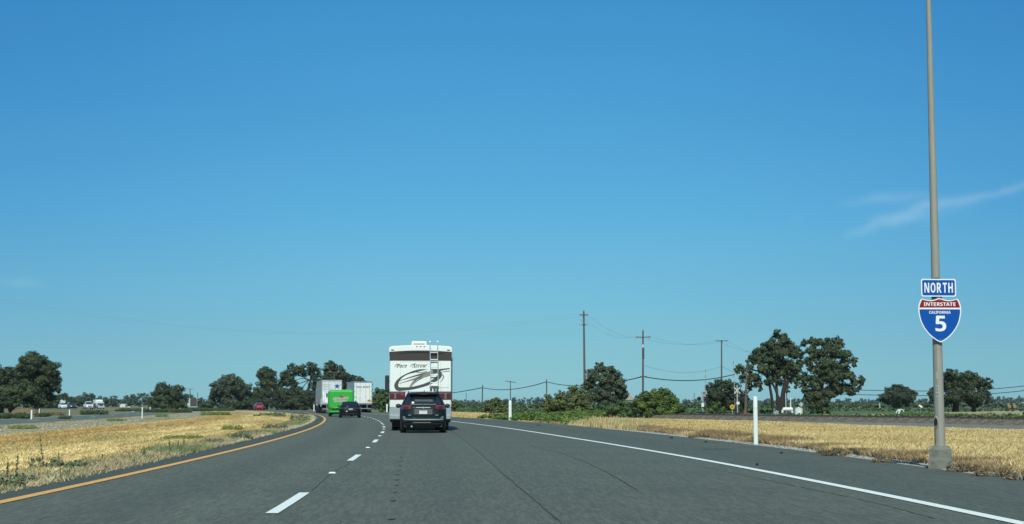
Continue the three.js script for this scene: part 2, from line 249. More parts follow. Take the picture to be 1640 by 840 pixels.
// railway bank: a low ridge of dark ballast with two rails and sleepers
const ballastTex = tex(512, 512, (u, v) => { const s = hash(Math.floor(u * 40), Math.floor(v * 40), 23), f = fbm(u, v, 9, 9, 4, 25), k = .25 + 1.05 * f + (s - .5) * .9; return [.155 * k, .125 * k, .088 * k]; }, { rep: [1 / 3, 1 / 3] });
const rprofile = [[0, -.02], [.7, .27], [4.4, .27], [5.4, -.02]];
const bank = struct('railway_bank', (() => { const Pp = [], U = [], I = []; let n = 0; for (let z = 20; z <= 168; z += 2, n++) rprofile.forEach(([d, y], j) => { Pp.push(railX(z) + d * 1.06, y, -z); U.push(d + y, z); }); for (let i = 0; i < n - 1; i++) for (let j = 0; j < 3; j++) { const k = i * 4 + j; I.push(k, k + 1, k + 4, k + 1, k + 5, k + 4); } const g = new THREE.BufferGeometry(); g.setAttribute('position', new THREE.Float32BufferAttribute(Pp, 3)); g.setAttribute('uv', new THREE.Float32BufferAttribute(U, 2)); g.setIndex(I); g.computeVertexNormals(); return g; })(), new THREE.MeshStandardMaterial({ map: ballastTex, roughness: .95, side: THREE.DoubleSide, bumpMap: ballastTex, bumpScale: .06 }));
bank.userData.label = 'low dark ballast bank carrying the railway across the right background';
const rust = mat([.04, .026, .02], .6);
for (const d of [1.75, 3.2]) { const pts = []; for (let z = 20; z <= 168; z += 4) pts.push([railX(z) + d * 1.06, .325, -z]); struct('rail', [tube(pts, .045, .045, 4, 60)], rust, bank); }
{ const gs = []; for (let z = 40; z <= 150; z += .62) { const b = new THREE.BoxGeometry(2.7, .17, .24); b.rotateY(.33); gs.push(at(b, railX(z) + 2.55, .235, -z)); } const s = struct('sleepers', gs, mat([.09, .078, .062], .9), bank); s.userData.kind = 'stuff'; }

const greenTex = tex(1024, 1024, (u, v) => { const row = .5 + .5 * Math.sin(u * 40 * 6.283), a = fbm(u, v, 8, 8, 4, 151), b = fbm(u, v, 140, 140, 3, 157), k = .5 + .9 * b; return mul(mix3([.055, .085, .028], [.085, .14, .035], clamp(a * .9 + row * .25 - .1)), k); }, { rep: [1 / 60, 1 / 60] });
const greenMat = new THREE.MeshStandardMaterial({ map: greenTex, roughness: .95, side: THREE.DoubleSide });
const rE = z => off(oRight, z);
struct('crop_field', sheet([[rE(140) + 8, 140], [12, 130], [20, 112], [34, 74], [60, 60], [420, 60], [420, 420], [-40, 420], [rE(250) + 8, 250], [rE(200) + 7, 200]], -.034), greenMat).userData.label = 'flat green crop field behind the railway';
struct('crop_field', sheet([[-60, 420], [700, 420], [900, 900], [-200, 900]], -.03), new THREE.MeshStandardMaterial({ map: greenTex, color: rgb(1.1, 1.05, 1.1), roughness: .95, side: THREE.DoubleSide }));
const dirtMat = new THREE.MeshStandardMaterial({ map: dryTex, color: rgb(1.35, 1.32, 1.5), roughness: .95, side: THREE.DoubleSide });
struct('dirt_track', sheet([P(1475, 660, 210), P(1640, 662, 150), P(1800, 664, 140), P(1800, 655, 300), P(1640, 655.8, 300), P(1560, 657, 250)].map(p => [p[0], -p[2]]), -.022), dirtMat).userData.label = 'pale bare dirt strip in the green field';
struct('dirt_track', sheet([G(1318, 666), G(1430, 666), G(1430, 663), G(1318, 663.2)], -.022), dirtMat);
struct('dirt_track', sheet([G(830, 655.6), G(900, 655.6), G(900, 654.9), G(830, 654.9)], -.024), dirtMat);
struct('crossing_road', sheet([G(1110, 668.5), G(1240, 672.5), G(1222, 663.5), G(1150, 663)], -.008), new THREE.MeshStandardMaterial({ map: gravelTex, color: rgb(1.05, 1.02, .98), roughness: .95, side: THREE.DoubleSide })).userData.label = 'pale gravel patch of the level crossing';
struct('far_verge', ribbon(-60, -24.4, 60, 420, -.04, { nu: 3 }), new THREE.MeshStandardMaterial({ map: dryTex, color: rgb(.6, .72, .55), roughness: .95, side: THREE.DoubleSide }));
struct('dirt_mound', (() => { const g = new THREE.SphereGeometry(1, 20, 8, 0, 6.283, 0, 1.57), p = g.attributes.position, r = rng(9); for (let i = 0; i < p.count; i++) { const k = 1 + .25 * (hash(Math.round(p.getX(i) * 9), Math.round(p.getZ(i) * 9), 8) - .5); p.setXYZ(i, p.getX(i) * 1.7 * k, p.getY(i) * .75 * k, p.getZ(i) * 2 * k); } g.computeVertexNormals(); return at(g, ...P(40, 658, 170).map((v, i) => i === 1 ? -.1 : v)); })(), new THREE.MeshStandardMaterial({ map: dryTex, color: rgb(.75, .66, .66), roughness: .95, side: THREE.DoubleSide })).userData.label = 'brown earth mound under the left trees';
struct('dirt_mound', (() => { const g = new THREE.SphereGeometry(1, 20, 8, 0, 6.283, 0, 1.57), p = g.attributes.position; for (let i = 0; i < p.count; i++) { const k = 1 + .25 * (hash(Math.round(p.getX(i) * 9), Math.round(p.getZ(i) * 9), 18) - .5); p.setXYZ(i, p.getX(i) * 1.1 * k, p.getY(i) * .5 * k, p.getZ(i) * 3 * k); } g.computeVertexNormals(); return at(g, ...P(82, 660, 165).map((v, i) => i === 1 ? -.1 : v)); })(), new THREE.MeshStandardMaterial({ map: dryTex, color: rgb(.7, .62, .62), roughness: .95, side: THREE.DoubleSide }));

// ---------------------------------------------------------------- grass
function tuftGeo(seed, n, h, w, spread, lean) {
  const r = rng(seed), Pp = [], U = [], I = [];
  for (let i = 0; i < n; i++) {
    const a = r() * 6.283, d = Math.sqrt(r()) * spread, x = Math.cos(a) * d, z = Math.sin(a) * d, H = h * (.55 + .6 * r()), b = r() * 6.283, l = lean * H * (.3 + r()), t = r() * 6.283, ww = w * (.6 + .8 * r());
    const dx = Math.cos(t) * ww, dz = Math.sin(t) * ww, k = Pp.length / 3;
    Pp.push(x - dx, 0, z - dz, x + dx, 0, z + dz, x + Math.cos(b) * l * .45 + dx * .6, H * .6, z + Math.sin(b) * l * .45 + dz * .6, x + Math.cos(b) * l, H, z + Math.sin(b) * l); U.push(0, 0, 0, 0, 0, 0, 0, 0);
    I.push(k, k + 1, k + 2, k, k + 2, k + 3);
  }
  const g = new THREE.BufferGeometry(); g.setAttribute('position', new THREE.Float32BufferAttribute(Pp, 3)); g.setAttribute('uv', new THREE.Float32BufferAttribute(U, 2)); g.setIndex(I); g.computeVertexNormals(); return g;
}
const bladeMat = mat([1, 1, 1], .9);
function scatter(name, label, category, geo, list, m = bladeMat) {       // list: [x, y, z, scale, height scale, colour]
  const o = new THREE.InstancedMesh(geo, m, list.length), M4 = new THREE.Matrix4(), q = new THREE.Quaternion(), e = new THREE.Euler(), r = rng(list.length), c = new THREE.Color();
  list.forEach(([x, y, z, s, sy, col], i) => { q.setFromEuler(e.set((r() - .5) * .2, r() * 6.283, (r() - .5) * .2)); M4.compose(new THREE.Vector3(x, y, z), q, new THREE.Vector3(s, s * sy, s)); o.setMatrixAt(i, M4); o.setColorAt(i, c.setRGB(...col)); });
  o.name = numbered(name); o.castShadow = o.receiveShadow = true; scene.add(o); o.userData.kind = 'stuff'; return tag(o, label, category);
}
{ // median stubble
  const r = rng(77), A = [], B = [];
  for (let i = 0; i < 125000; i++) { const z = 4 + 161 * Math.pow(r(), 1.5), o = 1.0 + 15.5 * r(), x = off(-o, z), c = mul(medianColor(o, alongAt(z)), 1.15 + .5 * r()); if (x < -.45 * z - 9) continue; A.push([x, -.02, -z, (.75 + .6 * r()) * (z > 70 ? 1.4 : 1), o > 10.5 ? .55 : .8, c]); }
  scatter('stubble', 'golden mown stubble covering the median left of the highway', 'stubble', tuftGeo(1, 12, .065, .011, .24, .8), A);
  for (let i = 0; i < 8500; i++) { const z = 4 + 141 * Math.pow(r(), 1.4), o = .85 + 1.15 * Math.pow(r(), 1.6), g = fbm(.4, ((z * 1.7) / 240) % 1, 3, 40, 3, 171); const c = g > .56 || r() < .15 ? mix3([.12, .15, .06], [.24, .26, .13], r()) : mix3([.28, .23, .13], [.50, .41, .24], r()); B.push([off(z => oLeft(z) - o + .75, z), -.02, -z, .6 + .9 * r(), .6 + .6 * r() + (g > .6 ? .4 : 0), c]); }
  scatter('verge_grass', 'pale dry weeds edging the dark left shoulder', 'dry weeds', tuftGeo(2, 14, .085, .008, .16, .8), B);
}
{ // golden field and its brown front edge
  const r = rng(78), A = [], B = [];
  for (let i = 0; A.length < 130000 && i < 600000; i++) { const z = 6 + 136 * Math.pow(r(), 1.15), a = off(oRight, z) + 1.1, b = Math.min(frontX(z) - .2, .36 * z + 6); if (b < a) continue; const x = lerp(a, b, r()); if (z > 108 && r() < .5) continue;
    const n = fbm((x / 40 + 9) % 1, (z / 160 + 9) % 1, 26, 90, 3, 181), c = mul(mix3([.42, .31, .12], [.66, .52, .255], clamp(n * 1.3 - .15 + (r() - .5) * .4)), .9 + .3 * r()); A.push([x, -.02, -z, .8 + .5 * r(), (.85 + .5 * n) * lerp(1, .28, smooth(38, 85, z)), c]); }
  scatter('dry_grass', 'tall golden dry grass filling the field right of the highway', 'dry grass', tuftGeo(3, 14, .11, .012, .22, .7), A);
  for (let i = 0; i < 17000; i++) { const z = 6 + 93 * Math.pow(r(), 1.5), d = .5 + 1.5 * r() * r(), n = fbm(.2, (z / 160) % 1, 3, 64, 3, 191); if (r() > (smooth(.30, .68, n) * .95 + .05) * lerp(1, .35, smooth(36, 55, z))) continue; const k = n * (.6 + .6 * r()); const c = mul(mix3([.40, .30, .16], [.17, .105, .055], clamp(k * 1.25 - .15)), .8 + .5 * r()); B.push([off(oRight, z) + d + .2, -.02, -z, .55 + .5 * n + .3 * r(), .75 + .7 * smooth(.45, .7, n), c]); }
  scatter('dead_weeds', 'brown dead weeds in front of the golden field', 'dead weeds', tuftGeo(4, 16, .17, .008, .16, .75), B);
  const C = [];
  for (let i = 0; i < 9000; i++) { const z = 128 + 70 * r(), x = off(oRight, z) + .4 + 4 * r() * r(); const c = mul(mix3([.46, .32, .12], [.64, .49, .25], r()), .9 + .3 * r()); C.push([x, -.02, -z, 1 + .8 * r(), 1 + .5 * r(), c]); }
  for (let i = 0; i < 5000; i++) { const z = 66 + 56 * r(), a = off(oRight, z) + .7, x = a + (1 + 9 * smooth(70, 110, z)) * r() * r(), px = 820 + x / z * F; if (px < 905 + 40 * r() || px > 1090 - 50 * r()) continue; C.push([x, -.02, -z, .7 + .8 * r(), .7 + 1.1 * r() * r() + .9 * smooth(.5, .75, fbm((x / 40 + 9) % 1, (z / 160 + 9) % 1, 20, 70, 3, 187)), mul(mix3([.30, .26, .11], [.58, .47, .24], r()), .85 + .3 * r())]); }
  scatter('dry_grass', 'tall wispy dry grass along the right road edge and below the bushes', 'dry grass', tuftGeo(5, 12, .16, .02, .3, .4), C);
}
{ // stones of the gravel edges
  const r = rng(79), A = []; const g = new THREE.IcosahedronGeometry(1, 0);
  for (let i = 0; i < 9000; i++) { const z = 12 + 60 * Math.pow(r(), 1.6), k = .16 + .26 * r(); A.push([off(oRight, z) + .02 + .55 * Math.pow(r(), 1.3), -.005, -z, .012 + .022 * r() * r(), .7, [k, k * .97, k * .88]]); }
  for (let i = 0; i < 4000; i++) { const z = 14 + 50 * Math.pow(r(), 1.6), k = .16 + .24 * r(); A.push([off(oLeft, z) - .02 - .7 * r(), -.005, -z, .012 + .02 * r() * r(), .7, [k, k * .96, k * .86]]); }
  scatter('gravel', 'loose pale gravel along the pavement edges', 'gravel', g, A);
}

// ================================================================ trees and bushes
const leafMat = new THREE.MeshStandardMaterial({ vertexColors: true, roughness: .7, side: THREE.DoubleSide });
const bark = mat([.026, .022, .018], .95);
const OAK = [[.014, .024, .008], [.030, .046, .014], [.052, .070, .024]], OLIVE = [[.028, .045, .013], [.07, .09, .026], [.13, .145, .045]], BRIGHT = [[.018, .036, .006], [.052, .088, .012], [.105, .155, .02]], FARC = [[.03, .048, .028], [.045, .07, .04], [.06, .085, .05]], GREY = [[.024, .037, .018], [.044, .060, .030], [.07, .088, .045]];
// blobs: [x, y, z, rx, ry, rz] in metres; leaves sit in small clumps through each blob
function foliage(seed, blobs, { leaf = .4, dens = 1, pal = OAK, fill = .62, droop = 0, fine = .58, thin = .46 }) {
  leaf *= fine;
  const r = rng(seed), Pp = [], U = [], C = [], I = [], n = new THREE.Vector3(), a = new THREE.Vector3(), b = new THREE.Vector3();
  const dir = v => { const z = r() * 2 - 1, t = r() * 6.283, q = Math.sqrt(1 - z * z); return v.set(q * Math.cos(t), z, q * Math.sin(t)); }, D = new THREE.Vector3(), E = new THREE.Vector3();
  for (const [bx, by, bz, rx, ry, rz] of blobs) {
    const R = Math.cbrt(rx * ry * rz), nc = Math.max(5, Math.round(31 * dens * Math.pow(R / Math.max(leaf / fine * 3, .2), 1.0)));
    for (let k = 0; k < nc; k++) {
      dir(D); const f = .16 + .86 * Math.pow(r(), .6), cr = R * (.22 + .2 * r()), cx = bx + D.x * rx * f, cy = by + D.y * ry * f, cz = bz + D.z * rz * f;
      const shade = r(), nl = Math.max(6, Math.round(fill * 29 * cr * cr / (leaf * leaf)) + 8);
      for (let i = 0; i < nl; i++) {
        dir(E); const q = cr * (.45 + .65 * Math.sqrt(r()));
        const x = cx + E.x * q, y = cy + E.y * q * .8 - droop * q * r(), z = cz + E.z * q;
        n.set(E.x + D.x * .4, E.y + D.y * .4 + .25, E.z + D.z * .4); n.x += (r() - .5) * 1.1; n.y += (r() - .5) * 1.1; n.z += (r() - .5) * 1.1; n.normalize();
        a.set(r() - .5, r() - .5, r() - .5).cross(n).normalize(); b.crossVectors(n, a);
        const s = leaf * (.45 + 1.05 * r() * r() + .25 * r()), w = s * thin, o = Pp.length / 3;
        Pp.push(x - a.x * s * .5, y - a.y * s * .5, z - a.z * s * .5, x + b.x * w, y + b.y * w, z + b.z * w, x + a.x * s * .5 + n.x * s * .12, y + a.y * s * .5 + n.y * s * .12, z + a.z * s * .5 + n.z * s * .12, x - b.x * w, y - b.y * w, z - b.z * w);
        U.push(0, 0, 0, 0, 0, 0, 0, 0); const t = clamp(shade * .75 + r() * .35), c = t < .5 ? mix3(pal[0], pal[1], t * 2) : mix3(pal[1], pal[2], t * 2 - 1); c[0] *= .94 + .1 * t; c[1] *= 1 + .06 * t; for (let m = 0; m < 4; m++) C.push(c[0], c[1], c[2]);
        I.push(o, o + 1, o + 2, o, o + 2, o + 3);
      }
    }
  }
  const g = new THREE.BufferGeometry(); g.setAttribute('position', new THREE.Float32BufferAttribute(Pp, 3)); g.setAttribute('uv', new THREE.Float32BufferAttribute(U, 2)); g.setAttribute('color', new THREE.Float32BufferAttribute(C, 3)); g.setIndex(I); g.computeVertexNormals(); return g;
}
let treeSeed = 1000;
// blobs given where the crown's lumps appear in the photo: [px, py, radius, radius up (optional), depth (optional, in radii)]
function tree(name, label, category, { x, Z, blobs, trunks = [], limbs = true, trunkR = .3, group, base, ...o }) {
  const seed = treeSeed++, r = rng(seed * 7), s = Z / F, [X] = P(x, 640, Z), local = (px, py) => { const p = P(px, py, Z); return [p[0] - X, Math.max(p[1], .02)]; };
  const t = thing(name, label, category, [X, -.04, -Z], 0, group);
  const B = blobs.map(([px, py, rr, ry, dz], i) => { const [lx, ly] = local(px, py); return [lx, ly, (dz ?? (r() - .5) * 1.3) * rr * s, rr * s, (ry ?? rr) * s, rr * s * 1.05]; });
  mesh('crown', foliage(seed, B, o), leafMat, t).userData.kind = 'stuff';
  const T = trunks.length ? trunks : null, gs = [];
  if (T) for (const [pts, r0, r1] of T) gs.push(tube(pts.map(([px, py, dz], i) => { const [lx, ly] = local(px, py); return [lx, i ? ly : -.1, dz ?? 0]; }), r0, r1 ?? r0 * .5, 8));
  else { const top = B.reduce((m, b) => b[1] > m[1] ? b : m), hgt = Math.max(.4, top[1] * .7); gs.push(tube([[0, -.1, 0], [.03 * hgt, hgt * .5, .05], [top[0] * .5, hgt, top[2] * .5]], trunkR, trunkR * .4, 8)); }
  if (limbs) { const big = [...B].sort((a, b) => b[3] - a[3]).slice(0, 5), y0 = T ? local(T[0][0][T[0][0].length - 1][0], T[0][0][T[0][0].length - 1][1]) : [0, B[0][1] * .4];
    for (const b of big) gs.push(tube([[y0[0] * .8, Math.max(.2, y0[1] * .85), 0], [lerp(y0[0], b[0], .5), lerp(y0[1], b[1], .55), b[2] * .4], [b[0], b[1], b[2]]], trunkR * .3, trunkR * .08, 6)); }
  mesh('trunk', gs, bark, t);
  return t;
}
// --- left
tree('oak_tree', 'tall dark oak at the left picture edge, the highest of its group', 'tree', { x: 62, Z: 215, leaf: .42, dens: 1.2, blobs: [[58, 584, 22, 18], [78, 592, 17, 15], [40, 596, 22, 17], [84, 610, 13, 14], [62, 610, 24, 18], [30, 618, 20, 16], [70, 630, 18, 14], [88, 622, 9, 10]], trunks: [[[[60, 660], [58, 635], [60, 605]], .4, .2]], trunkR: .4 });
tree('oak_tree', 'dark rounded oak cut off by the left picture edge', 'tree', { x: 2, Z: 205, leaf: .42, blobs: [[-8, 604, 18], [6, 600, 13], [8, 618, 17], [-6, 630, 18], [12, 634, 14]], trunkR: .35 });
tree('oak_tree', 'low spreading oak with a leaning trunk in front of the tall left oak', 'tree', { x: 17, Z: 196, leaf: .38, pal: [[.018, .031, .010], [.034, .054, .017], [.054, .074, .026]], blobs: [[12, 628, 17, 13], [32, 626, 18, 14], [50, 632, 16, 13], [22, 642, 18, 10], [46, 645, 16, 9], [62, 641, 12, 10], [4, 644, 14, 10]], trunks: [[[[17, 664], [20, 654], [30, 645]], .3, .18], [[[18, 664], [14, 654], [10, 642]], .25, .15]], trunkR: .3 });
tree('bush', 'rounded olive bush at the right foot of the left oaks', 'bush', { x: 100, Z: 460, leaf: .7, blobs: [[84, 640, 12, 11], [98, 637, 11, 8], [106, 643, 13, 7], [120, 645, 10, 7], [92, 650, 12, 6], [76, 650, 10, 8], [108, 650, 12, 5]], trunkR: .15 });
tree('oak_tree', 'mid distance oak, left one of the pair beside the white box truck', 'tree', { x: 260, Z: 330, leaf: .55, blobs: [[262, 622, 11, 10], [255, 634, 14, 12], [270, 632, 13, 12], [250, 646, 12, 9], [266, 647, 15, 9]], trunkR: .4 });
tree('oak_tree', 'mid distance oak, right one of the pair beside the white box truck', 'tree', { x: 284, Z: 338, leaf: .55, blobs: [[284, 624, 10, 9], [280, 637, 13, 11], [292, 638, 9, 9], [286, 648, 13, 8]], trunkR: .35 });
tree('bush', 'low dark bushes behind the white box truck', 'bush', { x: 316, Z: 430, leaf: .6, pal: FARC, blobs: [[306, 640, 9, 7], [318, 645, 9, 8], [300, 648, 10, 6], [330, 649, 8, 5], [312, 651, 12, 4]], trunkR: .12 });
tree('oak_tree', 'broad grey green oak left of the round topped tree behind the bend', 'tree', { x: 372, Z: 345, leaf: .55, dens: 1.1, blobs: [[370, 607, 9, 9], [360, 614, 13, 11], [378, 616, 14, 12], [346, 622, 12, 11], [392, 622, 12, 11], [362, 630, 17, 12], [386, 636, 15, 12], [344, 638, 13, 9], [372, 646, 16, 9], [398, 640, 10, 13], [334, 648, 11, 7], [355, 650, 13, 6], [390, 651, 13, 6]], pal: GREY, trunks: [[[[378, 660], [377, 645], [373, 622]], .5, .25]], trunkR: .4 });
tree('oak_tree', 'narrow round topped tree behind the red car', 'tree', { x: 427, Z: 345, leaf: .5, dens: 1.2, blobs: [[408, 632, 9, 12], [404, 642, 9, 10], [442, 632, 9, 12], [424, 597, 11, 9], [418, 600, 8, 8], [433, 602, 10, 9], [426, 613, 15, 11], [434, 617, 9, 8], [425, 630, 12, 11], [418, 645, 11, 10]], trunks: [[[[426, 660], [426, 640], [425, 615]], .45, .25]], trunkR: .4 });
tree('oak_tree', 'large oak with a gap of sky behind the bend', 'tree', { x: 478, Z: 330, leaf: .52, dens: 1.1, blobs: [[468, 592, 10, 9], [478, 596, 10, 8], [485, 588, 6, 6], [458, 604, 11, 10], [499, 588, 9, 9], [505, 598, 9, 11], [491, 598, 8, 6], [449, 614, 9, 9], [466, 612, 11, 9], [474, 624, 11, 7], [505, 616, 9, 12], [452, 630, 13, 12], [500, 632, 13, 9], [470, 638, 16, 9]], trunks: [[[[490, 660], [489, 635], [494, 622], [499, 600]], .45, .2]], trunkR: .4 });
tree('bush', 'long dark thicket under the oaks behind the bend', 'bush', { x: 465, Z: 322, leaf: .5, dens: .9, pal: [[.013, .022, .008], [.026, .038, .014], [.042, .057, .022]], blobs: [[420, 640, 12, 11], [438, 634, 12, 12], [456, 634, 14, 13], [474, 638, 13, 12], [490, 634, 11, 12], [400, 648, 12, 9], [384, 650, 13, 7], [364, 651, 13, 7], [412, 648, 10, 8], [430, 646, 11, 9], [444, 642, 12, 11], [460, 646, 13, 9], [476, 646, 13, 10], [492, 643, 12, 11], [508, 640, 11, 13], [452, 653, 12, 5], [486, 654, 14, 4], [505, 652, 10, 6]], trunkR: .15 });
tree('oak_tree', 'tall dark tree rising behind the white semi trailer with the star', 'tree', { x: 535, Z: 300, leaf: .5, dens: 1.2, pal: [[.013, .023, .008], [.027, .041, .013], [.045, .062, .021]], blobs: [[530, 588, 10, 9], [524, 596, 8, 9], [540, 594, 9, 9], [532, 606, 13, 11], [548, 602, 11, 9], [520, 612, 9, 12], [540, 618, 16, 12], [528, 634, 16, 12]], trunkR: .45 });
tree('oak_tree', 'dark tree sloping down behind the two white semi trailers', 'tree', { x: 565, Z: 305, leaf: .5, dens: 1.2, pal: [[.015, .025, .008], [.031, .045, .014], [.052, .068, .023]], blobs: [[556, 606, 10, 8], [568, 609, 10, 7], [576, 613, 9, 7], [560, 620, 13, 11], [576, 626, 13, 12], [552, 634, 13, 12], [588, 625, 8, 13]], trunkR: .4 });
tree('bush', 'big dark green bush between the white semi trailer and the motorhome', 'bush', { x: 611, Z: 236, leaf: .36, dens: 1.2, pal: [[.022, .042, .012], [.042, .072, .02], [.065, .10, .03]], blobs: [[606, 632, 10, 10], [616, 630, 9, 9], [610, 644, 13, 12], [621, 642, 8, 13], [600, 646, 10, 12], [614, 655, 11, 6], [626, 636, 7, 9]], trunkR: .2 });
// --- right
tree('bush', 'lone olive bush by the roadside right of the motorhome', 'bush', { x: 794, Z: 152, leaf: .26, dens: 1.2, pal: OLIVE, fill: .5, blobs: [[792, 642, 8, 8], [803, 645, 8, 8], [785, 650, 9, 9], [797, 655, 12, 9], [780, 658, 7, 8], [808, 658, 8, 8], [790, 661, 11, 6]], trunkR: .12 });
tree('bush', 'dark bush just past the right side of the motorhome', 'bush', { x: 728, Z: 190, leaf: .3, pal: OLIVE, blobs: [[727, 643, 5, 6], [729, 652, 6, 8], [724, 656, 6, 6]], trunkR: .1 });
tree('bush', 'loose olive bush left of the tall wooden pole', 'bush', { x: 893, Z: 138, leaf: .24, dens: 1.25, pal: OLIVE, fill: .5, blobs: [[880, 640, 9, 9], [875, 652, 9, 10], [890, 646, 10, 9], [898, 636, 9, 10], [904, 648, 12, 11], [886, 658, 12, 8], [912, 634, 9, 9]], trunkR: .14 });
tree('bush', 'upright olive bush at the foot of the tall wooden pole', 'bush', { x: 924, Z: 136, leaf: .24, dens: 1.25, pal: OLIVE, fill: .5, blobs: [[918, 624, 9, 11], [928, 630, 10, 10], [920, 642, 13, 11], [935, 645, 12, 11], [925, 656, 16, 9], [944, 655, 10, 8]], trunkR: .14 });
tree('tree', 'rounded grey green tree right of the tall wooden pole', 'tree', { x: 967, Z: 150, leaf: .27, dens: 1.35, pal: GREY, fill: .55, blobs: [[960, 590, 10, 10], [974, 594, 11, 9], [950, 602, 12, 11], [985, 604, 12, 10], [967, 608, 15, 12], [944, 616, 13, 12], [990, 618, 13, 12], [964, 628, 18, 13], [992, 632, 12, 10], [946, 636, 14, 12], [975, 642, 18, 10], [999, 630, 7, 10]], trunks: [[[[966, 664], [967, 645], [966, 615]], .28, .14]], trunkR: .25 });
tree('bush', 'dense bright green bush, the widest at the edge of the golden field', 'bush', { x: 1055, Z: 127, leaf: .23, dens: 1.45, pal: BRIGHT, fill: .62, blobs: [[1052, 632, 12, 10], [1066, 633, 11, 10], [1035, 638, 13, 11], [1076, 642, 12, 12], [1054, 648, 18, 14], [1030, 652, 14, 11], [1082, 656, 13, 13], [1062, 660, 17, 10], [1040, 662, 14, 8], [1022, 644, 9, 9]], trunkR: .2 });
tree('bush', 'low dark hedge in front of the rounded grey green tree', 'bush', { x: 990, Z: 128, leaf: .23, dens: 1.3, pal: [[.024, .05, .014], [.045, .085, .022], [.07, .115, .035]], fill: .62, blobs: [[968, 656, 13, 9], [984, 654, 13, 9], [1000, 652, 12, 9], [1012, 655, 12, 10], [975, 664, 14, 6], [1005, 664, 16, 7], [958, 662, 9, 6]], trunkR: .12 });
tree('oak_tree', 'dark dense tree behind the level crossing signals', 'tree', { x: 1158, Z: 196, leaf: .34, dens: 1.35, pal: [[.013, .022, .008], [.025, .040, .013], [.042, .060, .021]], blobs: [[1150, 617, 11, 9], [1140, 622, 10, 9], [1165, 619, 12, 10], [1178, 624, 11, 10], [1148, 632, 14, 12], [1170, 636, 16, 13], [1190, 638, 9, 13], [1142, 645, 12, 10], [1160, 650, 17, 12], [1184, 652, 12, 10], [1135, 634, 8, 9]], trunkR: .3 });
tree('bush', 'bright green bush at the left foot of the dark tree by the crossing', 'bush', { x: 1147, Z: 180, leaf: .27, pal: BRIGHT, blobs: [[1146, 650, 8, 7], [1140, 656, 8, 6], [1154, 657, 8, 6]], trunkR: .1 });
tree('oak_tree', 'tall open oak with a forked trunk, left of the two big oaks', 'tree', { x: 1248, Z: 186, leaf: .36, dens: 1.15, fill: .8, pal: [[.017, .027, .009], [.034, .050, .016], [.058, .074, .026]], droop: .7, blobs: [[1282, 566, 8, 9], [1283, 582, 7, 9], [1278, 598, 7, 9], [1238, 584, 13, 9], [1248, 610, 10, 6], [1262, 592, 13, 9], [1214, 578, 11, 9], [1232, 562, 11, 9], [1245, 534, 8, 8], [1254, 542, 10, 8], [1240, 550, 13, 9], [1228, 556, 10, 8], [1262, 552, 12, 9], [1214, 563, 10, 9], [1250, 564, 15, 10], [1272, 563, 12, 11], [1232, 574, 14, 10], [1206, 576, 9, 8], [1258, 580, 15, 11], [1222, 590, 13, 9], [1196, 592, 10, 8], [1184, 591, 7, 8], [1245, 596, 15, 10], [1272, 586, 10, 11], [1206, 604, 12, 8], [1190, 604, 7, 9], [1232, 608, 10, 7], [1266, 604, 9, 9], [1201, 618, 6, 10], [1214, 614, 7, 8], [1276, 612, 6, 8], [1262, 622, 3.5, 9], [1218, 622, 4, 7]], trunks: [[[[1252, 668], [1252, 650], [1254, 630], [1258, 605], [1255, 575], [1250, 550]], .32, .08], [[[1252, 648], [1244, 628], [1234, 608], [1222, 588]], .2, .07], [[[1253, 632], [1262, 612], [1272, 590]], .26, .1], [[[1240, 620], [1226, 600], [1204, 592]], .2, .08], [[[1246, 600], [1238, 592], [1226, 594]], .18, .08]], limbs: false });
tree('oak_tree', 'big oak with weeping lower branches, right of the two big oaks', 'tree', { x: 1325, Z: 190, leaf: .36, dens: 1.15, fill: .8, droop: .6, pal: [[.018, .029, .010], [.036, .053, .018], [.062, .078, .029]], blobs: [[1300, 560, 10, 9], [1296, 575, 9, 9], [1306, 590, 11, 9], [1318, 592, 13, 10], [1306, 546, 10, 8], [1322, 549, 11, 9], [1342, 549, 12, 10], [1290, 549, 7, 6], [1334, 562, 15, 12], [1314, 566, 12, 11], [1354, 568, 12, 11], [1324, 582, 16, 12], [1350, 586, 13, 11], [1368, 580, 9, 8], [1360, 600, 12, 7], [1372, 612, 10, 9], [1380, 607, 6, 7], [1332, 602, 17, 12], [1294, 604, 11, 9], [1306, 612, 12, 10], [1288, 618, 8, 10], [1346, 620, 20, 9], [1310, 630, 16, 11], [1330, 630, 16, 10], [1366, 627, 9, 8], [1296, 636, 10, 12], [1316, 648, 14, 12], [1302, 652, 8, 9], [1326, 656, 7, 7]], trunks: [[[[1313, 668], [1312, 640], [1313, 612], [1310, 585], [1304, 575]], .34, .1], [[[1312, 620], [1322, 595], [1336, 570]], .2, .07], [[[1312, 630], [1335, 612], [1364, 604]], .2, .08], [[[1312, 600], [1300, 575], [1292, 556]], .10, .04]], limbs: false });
tree('oak_tree', 'small rounded dark oak left of the sign post', 'tree', { x: 1438, Z: 300, leaf: .5, dens: 1.15, pal: [[.014, .025, .008], [.028, .042, .014], [.045, .062, .022]], blobs: [[1438, 624, 12, 8], [1450, 626, 12, 9], [1426, 628, 11, 9], [1418, 636, 11, 8], [1438, 636, 16, 10], [1458, 635, 12, 10], [1430, 643, 12, 6], [1452, 644, 10, 6], [1438, 649, 7, 6]], trunks: [[[[1437, 662], [1438, 650], [1439, 632]], .7, .3]], trunkR: .4 });
